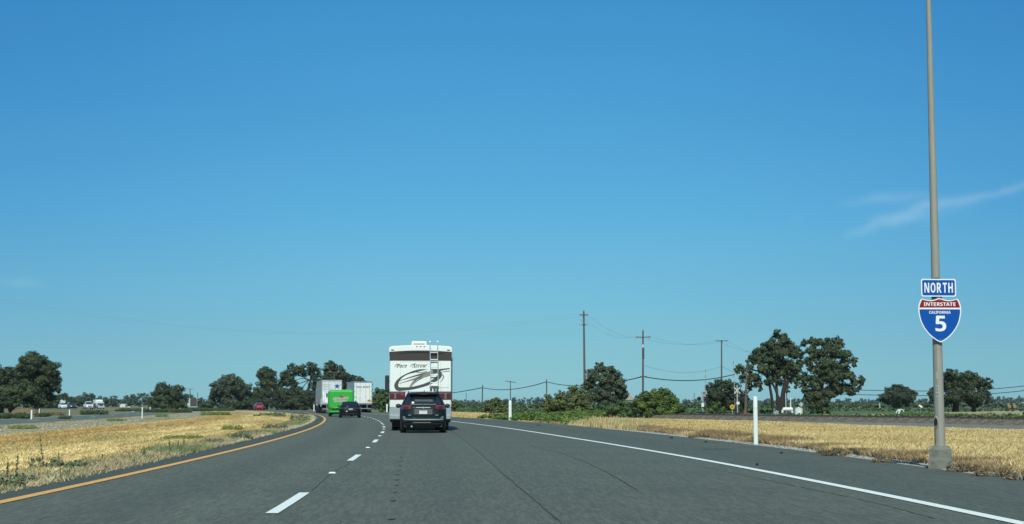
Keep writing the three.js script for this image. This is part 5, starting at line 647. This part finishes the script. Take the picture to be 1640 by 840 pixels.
  mesh('engine_grille', [box(1.2, .5, .03, 0, 1.45, .01, .02)], mat([.5, .53, .53], .6), t);
  mesh('bumper', [box(Wd - .02, .2, .14, 0, y0 + .12, .03, .04)], grey, t);
  mesh('mud_flap', [box(2.42, y0 - .12, .02, 0, (y0 + .12) / 2 + .03, -.7)], blackP, t);
  mesh('chassis', [box(1.1, .3, 9.6, 0, .55, -5), box(Wd - .1, .18, 1.4, 0, y0 - .02, -.85)], blackP, t);
  for (const q of [-1, 1]) { wheel(t, q * 1.11, .48, -2.7, .48, .27); wheel(t, q * .78, .48, -2.7, .48, .27); wheel(t, q * 1.06, .48, -8.4, .48, .28); mesh('arch_panel', [box(.015, .5, 1.25, q * (Wd / 2 + .012), .62, -2.7, .006)], blackP, t);
    mesh('door_mirror', [box(.2, .8, .12, q < 0 ? -1.64 : 1.36, P(616, 614.5, Z + 9)[1], -9.6, .06), bar([q * 1.25, 2.15, -9.9], [q < 0 ? -1.7 : 1.4, 2.3, -9.6], .03)], blackP, t);
    mesh('side_window', [box(.02, .7, 1.4, q * (Wd / 2 + .004), 2.45, -4.2, .008)], darkGlass, t); mesh('side_window', [box(.02, .7, 1.6, q * (Wd / 2 + .004), 2.45, -8.9, .008)], darkGlass, t); }
  mesh('windscreen', [box(2.3, 1.3, .02, 0, 2.4, -len - .004, .008)], darkGlass, t);
  mesh('awning', [(() => { const g = new THREE.CylinderGeometry(.07, .07, 6.5, 12); g.rotateX(Math.PI / 2); return at(g, Wd / 2 + .065, 3.12, -5); })(), bar([Wd / 2 + .05, 3.1, -1.8], [Wd / 2 + .05, 1.2, -1.8], .035)], mat([.28, .31, .33], .6), t);
  mesh('tow_hitch', [box(.1, .1, .6, 0, .45, .1), bar([-.35, .42, .95], [0, .45, .3], .03), bar([.35, .42, .95], [0, .45, .3], .03)], blackP, t);
}
// --- black sedan ahead
{
  const Z = 129, x = P(555.7, 668, Z)[0], t = thing('sedan', 'black sedan just behind the bright green van trailer', 'car', [x, 0, -Z - 2.1], .125);
  const S = carShape([{ y: .18, zr: 2.05, zf: -2.1, w: .80, n: 6 }, { y: .32, zr: 2.18, zf: -2.25, w: .88, n: 5.5 }, { y: .55, zr: 2.22, zf: -2.25, w: .905, n: 5 }, { y: .78, zr: 2.16, zf: -2.0, w: .90, n: 5 }, { y: .92, zr: 2.08, zf: -1.2, w: .87, n: 5 }, { y: 1.0, zr: 1.85, zf: -.95, w: .81, n: 4.6 }, { y: 1.15, zr: 1.5, zf: -.55, w: .73, n: 4.2 }, { y: 1.30, zr: 1.12, zf: -.15, w: .63, n: 4 }, { y: 1.36, zr: .8, zf: .1, w: .52, n: 3.4 }]);
  const bk = paint([.004, .005, .008], { roughness: .6, clearcoat: .03, specularIntensity: .4 });
  mesh('body', [archCut(S.loft(32, 56), [1.3, -1.4], .37)], bk, t); mesh('underbody', [box(1.5, .26, 3.9, 0, .34, 0)], blackP, t);
  mesh('rear_window', [rear(S, 1.0, 1.29, y => -S.w(y) + .1, y => S.w(y) - .1)], mat([.006, .008, .010], .35), t);
  for (const q of [-1, 1]) { mesh('tail_light', [rear(S, .75, .87, y => q * (S.w(y) - .04), q * .46, .012, 8, 4, .03)], new THREE.MeshPhysicalMaterial({ color: rgb(.06, .008, .014), roughness: .2, clearcoat: 1, side: THREE.DoubleSide }), t); mesh('wing_mirror', [(() => { const g = new THREE.SphereGeometry(1, 10, 8); g.scale(.1, .07, .06); return at(g, q * .95, .98, -.6); })()], bk, t); mesh('side_window', [flank(S, 1.0, 1.26, (y, v) => lerp(-.75, -.2, v), (y, v) => lerp(1.3, 1.0, v), q)], darkGlass, t); for (const z of [1.3, -1.4]) wheel(t, q * .79, .32, z, .32, .22); }
  mesh('number_plate', [box(.34, .14, .012, .03, .72, S.back(0, .72) + .012)], mat([.30, .36, .42], .5), t); mesh('sticker', [rear(S, .93, .99, -.28, -.2, .012, 3, 2)], mat([.3, .33, .35], .5), t); mesh('sticker', [rear(S, .50, .58, -.36, -.24, .012, 3, 2)], mat([.4, .46, .5], .5), t); mesh('bumper', [rear(S, .24, .36, -.7, .7, .012)], blackP, t);
}
// --- bright green boxy vehicle
{
  const Z = 141.5, s = F / Z, t = thing('box_trailer', 'bright green rounded box trailer with pink and white lettering', 'trailer', [P(546, 660, Z)[0], 0, -Z], .13);
  const green = paint([.014, .34, .024], { roughness: .5, clearcoat: .25 }), greenD = mat([.012, .20, .02], .5), W = 2.30, top = P(546, 625.6, Z)[1];
  mesh('body', [box(W, top - .62, 6.4, 0, (top + .62) / 2, -3.2, .17)], green, t); mesh('lower_body', [box(W - .04, .34, .3, 0, .50, -.2, .04)], greenD, t); mesh('bumper', [box(W - .2, .17, .14, 0, .46, .02, .04)], green, t); mesh('recess', [box(W - .45, .16, .03, .05, .70, .01, .02)], blackP, t); mesh('chassis', [box(W - .25, .28, 6, 0, .38, -3.3)], blackP, t); mesh('roof_highlight', [box(W - .3, .07, 6, 0, top + .012, -3.2, .03)], paint([.10, .55, .12]), t);  // lighter green roof strip paints in the highlight on the rounded top
  mesh('ledge', [(() => { const sh = new THREE.Shape(); sh.moveTo(-.7, .82); sh.quadraticCurveTo(-.1, 1.02, .55, 1.0); sh.lineTo(.55, .92); sh.quadraticCurveTo(-.1, .92, -.55, .76); return at(new THREE.ExtrudeGeometry(sh, { depth: .05, bevelEnabled: false }), 0, 0, -.01); })()], paint([.05, .46, .07]), t);
  // the lettering: two pink and white lines with a dark and red emblem above them, too soft in the photo to read
  const pinkW = mat([.60, .46, .50], .5), redE = mat([.42, .06, .05], .5), greyB = mat([.36, .42, .5], .5);
  { const r = rng(3), line = (x0, x1, y, h, m, n, sl) => { for (let i = 0; i < n; i++) { const w = (x1 - x0) / n, cxx = x0 + w * (i + .5), g = i % 3 === 0 ? new THREE.TorusGeometry(h * .34, h * .12, 4, 12) : i % 3 === 1 ? box(w * .34, h * (.8 + .3 * r()), .004) : at(new THREE.TorusGeometry(h * .32, h * .12, 4, 10, 4.2), 0, 0, 0, 0, 0, 1); g.scale(1, 1, .05); mesh('lettering', [at(g, cxx, y + sl * (cxx - x0), .006)], m, t); } }; line(-.72, .70, 1.62, .25, pinkW, 11, .07); line(-.66, .52, 1.40, .2, pinkW, 10, .05); line(-.1, .5, 1.36, .1, greyB, 6, .05); mesh('lettering', [(() => { const sh = new THREE.Shape(); sh.moveTo(-.2, 1.78); sh.lineTo(.3, 2.04); sh.lineTo(.22, 1.82); sh.lineTo(-.02, 1.76); return at(new THREE.ExtrudeGeometry(sh, { depth: .004, bevelEnabled: false }), .1, -.03, .004); })()], redE, t); mesh('lettering', [box(.2, .13, .004, -.02, 1.86, .006)], mat([.05, .06, .04], .5), t); }
  for (const q of [-1, 1]) { mesh('tail_light', [box(.12, .2, .03, q * (W / 2 - .14), .8, .008, .01)], redLamp, t); for (const z of [-1.6, -2.5]) wheel(t, q * (W / 2 - .16), .34, z, .34, .24); }
  mesh('skirt_panel', [box(.03, .35, 1.2, -W / 2 - .002, .52, -.8, .01)], green, t); mesh('rear_tyre_guard', [box(.36, .26, .12, -W / 2 + .25, .28, -.4, .03), box(.36, .26, .12, W / 2 - .25, .28, -.4, .03)], blackP, t);
}
// --- two semi trailers
function semi(name, label, px, gyTop, Z, turn, W, colours, decorate) {
  const x = P(px, 660, Z)[0], H = P(px, gyTop, Z)[1], t = thing(name, label, 'truck', [x, 0, -Z], turn), len = 14.6;
  mesh('trailer_box', [box(W, H - 1.15, len, 0, (H + 1.15) / 2, -len / 2, .03)], colours.side, t);
  for (const q of [-1, 1]) mesh('corner_post', [box(.09, H - 1.15, .06, q * (W / 2 - .045), (H + 1.15) / 2, .012)], colours.frame, t);
  mesh('top_rail', [box(W, .2, .06, 0, H - .1, .014)], colours.frame, t); mesh('door_sill', [box(W, .14, .07, 0, 1.2, .014)], colours.frame, t);
  for (const q of [-1, 1]) { const d = mesh('door', [box(W / 2 - .11, H - 1.15 - .36, .05, q * (W / 4 - .048), (H + 1.15) / 2 - .03, .01, .01)], colours.door, t); for (const k of [.16, .36]) mesh('lock_rod', [cyl(.018, .018, H - 1.6, q * (k * W - .02), (H + 1.15) / 2 - .03, .055, 0, 0, 6)], steelG, d); for (const hy of [1.5, 2.2, 2.9, 3.6]) mesh('hinge', [box(.14, .05, .02, q * (W / 2 - .16), hy, .045)], steelG, d); }
  for (const q of [-1, 1]) for (let i = 0; i < 16; i++) mesh('side_rib', [box(.008, H - 1.5, .05, q * (W / 2 + .003), (H + 1.15) / 2, -.6 - i * .88)], colours.side, t);
  mesh('chassis', [box(1.0, .3, len - 1, 0, 1.0, -len / 2), box(W - .1, .12, 3.4, 0, 1.02, -2.4)], blackP, t); mesh('under_guard', [box(W - .25, .12, .1, 0, .56, -.1), box(.1, .55, .08, -.6, .85, -.1), box(.1, .55, .08, .6, .85, -.1)], steelG, t);
  for (const q of [-1, 1]) { for (const z of [-1.5, -2.8, -9.2, -10.5, -16]) { wheel(t, q * (W / 2 - .16), .5, z, .5, .26); if (z > -15) wheel(t, q * (W / 2 - .48), .5, z, .5, .26); } mesh('mud_flap', [box(.6, .62, .02, q * (W / 2 - .34), .5, -.55)], blackP, t); mesh('tail_light', [box(.3, .1, .03, q * (W / 2 - .3), 1.07, -.03), box(.12, .06, .03, q * .3, H - .1, .045)], redLamp, t); }
  mesh('cab', [box(W - .1, 2.5, 2.2, 0, 2.15, -len - 2.1, .2), box(W - .3, .9, 1.4, 0, 3.3, -len - 1.7, .2), box(W - .5, 1.2, 1.6, 0, 1.5, -len - 3.6, .2)], colours.cab, t); mesh('cab_frame', [box(1.1, .4, 7.6, 0, .85, -len - .6)], blackP, t);
  for (const q of [-1, 1]) mesh('door_mirror', [box(.12, .55, .2, q * (W / 2 + .22), 2.6, -len - 3, .04), bar([q * (W / 2 - .1), 2.6, -len - 2.9], [q * (W / 2 + .2), 2.6, -len - 3], .02)], blackP, t);
  decorate(t, W, H); return t;
}
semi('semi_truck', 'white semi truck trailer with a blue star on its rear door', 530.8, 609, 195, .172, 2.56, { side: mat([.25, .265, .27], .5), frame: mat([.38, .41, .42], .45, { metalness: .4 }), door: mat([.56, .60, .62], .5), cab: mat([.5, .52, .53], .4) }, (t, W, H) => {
  const navy = mat([.004, .05, .22], .5), blueL = mat([.16, .24, .34], .5), sh = new THREE.Shape(); for (let i = 0; i < 10; i++) { const a = Math.PI / 2 + i * Math.PI / 5, r = i % 2 ? .165 : .40; sh[i ? 'lineTo' : 'moveTo'](Math.cos(a) * r, Math.sin(a) * r); } mesh('star', [at(new THREE.ExtrudeGeometry(sh, { depth: .006, bevelEnabled: false }), .66, H - .80, .036)], navy, t);
  for (const [x, y, w] of [[-.62, H - .62, .95], [-.66, H - .85, .8], [-.5, H - 1.15, 1.1]]) mesh('print_line', [box(w, .045, .006, x, y, .040)], blueL, t);
  { const s2 = new THREE.Shape(); s2.moveTo(-1.15, 3.0); s2.quadraticCurveTo(-.7, 2.6, -.75, 2.1); s2.quadraticCurveTo(-.7, 1.6, -.1, 1.4); s2.lineTo(-.9, 1.4); s2.quadraticCurveTo(-1.15, 1.9, -1.15, 3.0); mesh('print_shape', [at(new THREE.ExtrudeGeometry(s2, { depth: .006, bevelEnabled: false }), 0, 0, .036)], mat([.72, .78, .80], .5), t); }
  mesh('dark_print', [box(.2, .52, .006, -.62, 2.28, .048, .002)], mat([.05, .07, .09], .5), t); mesh('side_fairing', [box(.06, 1.0, .5, -W / 2 - .03, 1.35, -.9, .02)], mat([.66, .7, .7], .5), t);
});
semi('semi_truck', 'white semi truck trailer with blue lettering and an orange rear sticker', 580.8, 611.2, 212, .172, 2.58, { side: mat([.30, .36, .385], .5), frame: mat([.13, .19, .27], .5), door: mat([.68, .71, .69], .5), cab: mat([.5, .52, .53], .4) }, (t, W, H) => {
  const navy = mat([.018, .06, .20], .5); mesh('lettering', [at(text('WAL', .78, .27, .006), -.50, H - .78, .037)], navy, t); mesh('lettering', [at(text('MART', .94, .27, .006), .50, H - .78, .037)], navy, t); mesh('dash', [box(.07, .05, .006, 0, H - .78, .040)], navy, t);
  mesh('rear_sticker', [box(.50, .34, .006, .86, 1.62, .045)], mat([.55, .33, .05], .5), t); mesh('sticker_print', [box(.34, .12, .004, .86, 1.66, .050)], mat([.2, .12, .04], .5), t);
  { const s2 = new THREE.Shape(); s2.moveTo(-.16, 0); s2.lineTo(.16, 0); s2.lineTo(0, .4); mesh('print_mark', [at(new THREE.ExtrudeGeometry(s2, { depth: .006, bevelEnabled: false }), -1.0, 1.42, .037)], mat([.22, .28, .36], .5), t); } mesh('print_mark', [at(new THREE.TorusGeometry(.17, .018, 4, 16), -.5, 1.95, .04)], mat([.4, .46, .48], .5), t); for (const [x, y, w, c] of [[-.97, 2.12, .34, [.12, .10, .08]], [-.7, 2.6, .3, [.45, .44, .38]], [.4, 2.2, .3, [.45, .46, .44]], [-.4, 3.05, .5, [.5, .5, .46]]]) mesh('print_line', [box(w, .05, .006, x, y, .040)], mat(c, .5), t); for (let i = 0; i < 6; i++) mesh('print_line', [box(.04, .24, .006, -.75 + i * .26, 1.5, .040)], mat([.5, .47, .38], .5), t);
});
// --- red car by the trees, and the oncoming traffic
function smallCar(name, label, cat, px, Z, turn, m, kind, o = {}) {
  const x = P(px, 655, Z)[0], t = thing(name, label, cat, [x, 0, -Z], turn), h = o.h ?? 1.45, k = h / 1.45;
  const S = kind === 'pickup' ? carShape([{ y: .3, zr: 2.6, zf: -2.6, w: .85, n: 7 }, { y: .5, zr: 2.7, zf: -2.7, w: .96, n: 7 }, { y: .95, zr: 2.7, zf: -2.65, w: .97, n: 6 }, { y: 1.12, zr: 2.65, zf: -2.3, w: .95, n: 6 }, { y: 1.16, zr: .5, zf: -1.2, w: .9, n: 5 }, { y: 1.5, zr: .35, zf: -.6, w: .8, n: 4.6 }, { y: 1.82, zr: .15, zf: -.2, w: .66, n: 4 }]) : carShape([{ y: .2, zr: 2.05, zf: -2.1, w: .8, n: 6 }, { y: .5 * k, zr: 2.2, zf: -2.25, w: .9, n: 5 }, { y: .85 * k, zr: 2.1, zf: -1.9, w: .89, n: 5 }, { y: .95 * k, zr: 1.95, zf: -1.1, w: .85, n: 5 }, { y: 1.25 * k, zr: 1.4, zf: -.35, w: .7, n: 4.2 }, { y: 1.42 * k, zr: .95, zf: 0, w: .6, n: 3.8 }, { y: h, zr: .7, zf: .2, w: .45, n: 3 }]);
  const pk = kind === 'pickup', ax = pk ? [1.65, -1.75] : [1.3, -1.4]; mesh('body', [archCut(S.loft(24, 40), ax, pk ? .43 : .38)], m, t); mesh('underbody', [box(1.5, .3, 4, 0, .4, 0)], blackP, t);
  const ya = pk ? 1.2 : .98 * k, yb = pk ? 1.72 : 1.36 * k; mesh('windscreen', [fore(S, ya, yb, y => -S.w(y) + .09, y => S.w(y) - .09)], darkGlass, t); mesh('rear_window', [rear(S, ya, yb, y => -S.w(y) + .1, y => S.w(y) - .1)], darkGlass, t);
  for (const q of [-1, 1]) { for (const z of ax) wheel(t, q * .8, pk ? .38 : .32, z, pk ? .38 : .32, .23); mesh('headlight', [fore(S, .62 * k, .76 * k, y => q * (S.w(y) - .06), q * .5, .012, 6, 3)], mat([.6, .62, .62], .2), t); mesh('tail_light', [rear(S, .7 * k, .84 * k, y => q * (S.w(y) - .05), q * .5, .012, 6, 3)], redLamp, t); mesh('side_window', [flank(S, ya, yb - .04, (y, v) => pk ? lerp(-.85, -.25, v) : lerp(-.75, -.15, v), (y, v) => pk ? lerp(.4, .25, v) : lerp(1.5, 1.0, v), q)], darkGlass, t); mesh('wing_mirror', [(() => { const g = new THREE.SphereGeometry(1, 8, 6); g.scale(.11, .08, .07); return at(g, q * (S.w(ya) + .08), ya + .04, pk ? -.9 : -.65); })()], m, t); }
  mesh('grille', [fore(S, pk ? .6 : .4, pk ? .85 : .6, -.45, .45, .012, 6, 3)], blackP, t); mesh('bumper', [fore(S, .28, .44, -.75, .75, .02, 8, 3)], pk ? blackP : m, t); return t;
}
{ const t = smallCar('sedan', 'red car ahead by the dark trees behind the bend', 'car', 413.6, 304, .34, paint([.30, .012, .018]), 'car', { h: 1.5 }); }
smallCar('sedan', 'white oncoming car nearest the left oaks', 'car', 99.5, 405, Math.PI + .5, paint([.66, .70, .72]), 'car', { h: 1.6 });
{ const t = smallCar('pickup_truck', 'dark oncoming pickup right of the white oncoming car', 'pickup', 114, 425, Math.PI + .5, paint([.02, .026, .034]), 'pickup'); mesh('cargo', [box(1.5, .3, 1.6, 0, 1.55, 1.5, .05)], mat([.4, .44, .48], .5), t); }
smallCar('pickup_truck', 'white oncoming pickup left of the white oncoming truck', 'pickup', 140.5, 375, Math.PI + .42, paint([.62, .65, .66]), 'pickup');
{ const Z = 392, x = P(158, 655, Z)[0], t = thing('delivery_truck', 'white oncoming truck with a dark blue front, right of the white pickup', 'truck', [x, 0, -Z], Math.PI + .46); const blueD = mat([.05, .07, .12], .4);
  mesh('cab', [box(1.75, 1.1, 1.7, 0, 1.15, -.9, .15)], mat([.5, .55, .6], .4), t); mesh('bonnet', [box(1.6, .6, 1.1, 0, .85, -2.1, .12)], blueD, t); mesh('box', [box(1.75, 1.0, 3.2, .1, 1.85, 1.2, .08)], whiteP, t); mesh('roof_fairing', [box(1.5, .55, 1.1, 0, 1.95, -.7, .2)], whiteP, t); mesh('windscreen', [(() => { const g = box(1.5, .5, .03, 0, 0, 0); g.rotateX(.25); return at(g, 0, 1.42, -1.74); })()], darkGlass, t); mesh('bumper', [box(1.7, .25, .2, 0, .5, -2.6, .05)], mat([.55, .6, .64], .4), t); mesh('chassis', [box(1.4, .3, 5, 0, .55, .2)], blackP, t); for (const q of [-1, 1]) { for (const z of [-1.9, 1.9]) wheel(t, q * .72, .4, z, .4, .26); mesh('headlight', [box(.25, .2, .05, q * .6, .85, -2.66, .02)], mat([.7, .72, .72], .2), t); } }
{ const Z = 440, x = P(99.5, 650, Z)[0], t = thing('parked_trailer', 'white raised trailer top showing above the white oncoming car', 'trailer', [x, 0, -Z], .4); mesh('box', [box(1.3, .7, 3, 0, 1.9, 0, .1)], mat([.5, .52, .52], .5), t); mesh('roof_hatch', [box(.5, .25, .6, -.3, 2.35, 0, .05)], mat([.55, .56, .56], .5), t); mesh('frame', [box(1.2, .2, 2.8, 0, 1.0, 0), box(.1, 1.4, .1, -.45, .75, 1), box(.1, 1.4, .1, .45, .75, 1)], blackP, t); for (const q of [-1, 1]) wheel(t, q * .6, .35, 0, .35, .2); }
{ const Z = 455, x = P(196.5, 655, Z)[0], t = thing('parked_trailer', 'small white trailer parked beyond the far carriageway', 'trailer', [x, 0, -Z], .3); mesh('box', [(() => { const sh = new THREE.Shape(); sh.moveTo(-.9, .3); sh.lineTo(.6, .3); sh.lineTo(.62, 1.3); sh.lineTo(-.5, 1.25); sh.lineTo(-.92, .7); return at(new THREE.ExtrudeGeometry(sh, { depth: 2.4, bevelEnabled: true, bevelSize: .04, bevelThickness: .04, bevelSegments: 2 }), 0, 0, -2.4); })()], mat([.55, .56, .52], .5), t); mesh('wheel_cover', [box(.5, .3, 1.2, 0, .2, -1.2, .05)], blackP, t); }
{ const Z = 470, x = P(205.5, 655, Z)[0], t = thing('boat', 'low white hull beside the small parked trailer', 'boat', [x, 0, -Z], 1.2); mesh('hull', [(() => { const g = new THREE.CylinderGeometry(.35, .2, 1.1, 10); g.rotateX(Math.PI / 2); g.scale(1, .7, 1); return at(g, 0, .3, 0); })()], mat([.6, .62, .6], .5), t); mesh('support', [box(.3, .25, .8, 0, .1, 0)], blackP, t); }
{ // flatbed truck with a pale box, left middle distance
  const Z = 395, s = F / Z, x = P(298.5, 655, Z)[0], t = thing('box_truck', 'pale grey box truck with a dark load, left of the broad oak', 'truck', [x, 0, -Z], .2); const Y = py => P(298, py, Z)[1], X = px => (px - 298.5) / s;
  mesh('box', [box(X(303.8) - X(293), Y(638) - Y(651.5), 2.2, (X(303.8) + X(293)) / 2, (Y(638) + Y(651.5)) / 2, -1.1, .04)], mat([.42, .49, .52], .5), t); mesh('load', [box(X(314) - X(304.2), Y(639.5) - Y(651), 1.8, (X(314) + X(304.2)) / 2, (Y(639.5) + Y(651)) / 2, -1.2, .04)], mat([.05, .048, .045], .8), t); mesh('load_post', [box(.08, Y(639) - Y(651), .08, X(314.6), (Y(639) + Y(651)) / 2, -.4)], mat([.35, .38, .4], .5), t);
  mesh('flatbed', [box(X(315) - X(293), .28, 2.4, (X(315) + X(293)) / 2, Y(652.2), -1.1)], mat([.30, .34, .35], .6), t); mesh('chassis', [box(X(312) - X(296), .25, 1.2, (X(312) + X(296)) / 2, .55, -1.1)], blackP, t); for (const px of [296.5, 300, 309, 312.5]) { const g = new THREE.CylinderGeometry(.42, .42, .3, 16); g.rotateX(Math.PI / 2); mesh('wheel', [at(g, X(px), .42, -.2)], tyre, t); const g2 = g.clone(); g2.translate(0, 0, -1.8); mesh('wheel', [g2], tyre, t); }
}
renderer.render(scene, camera);
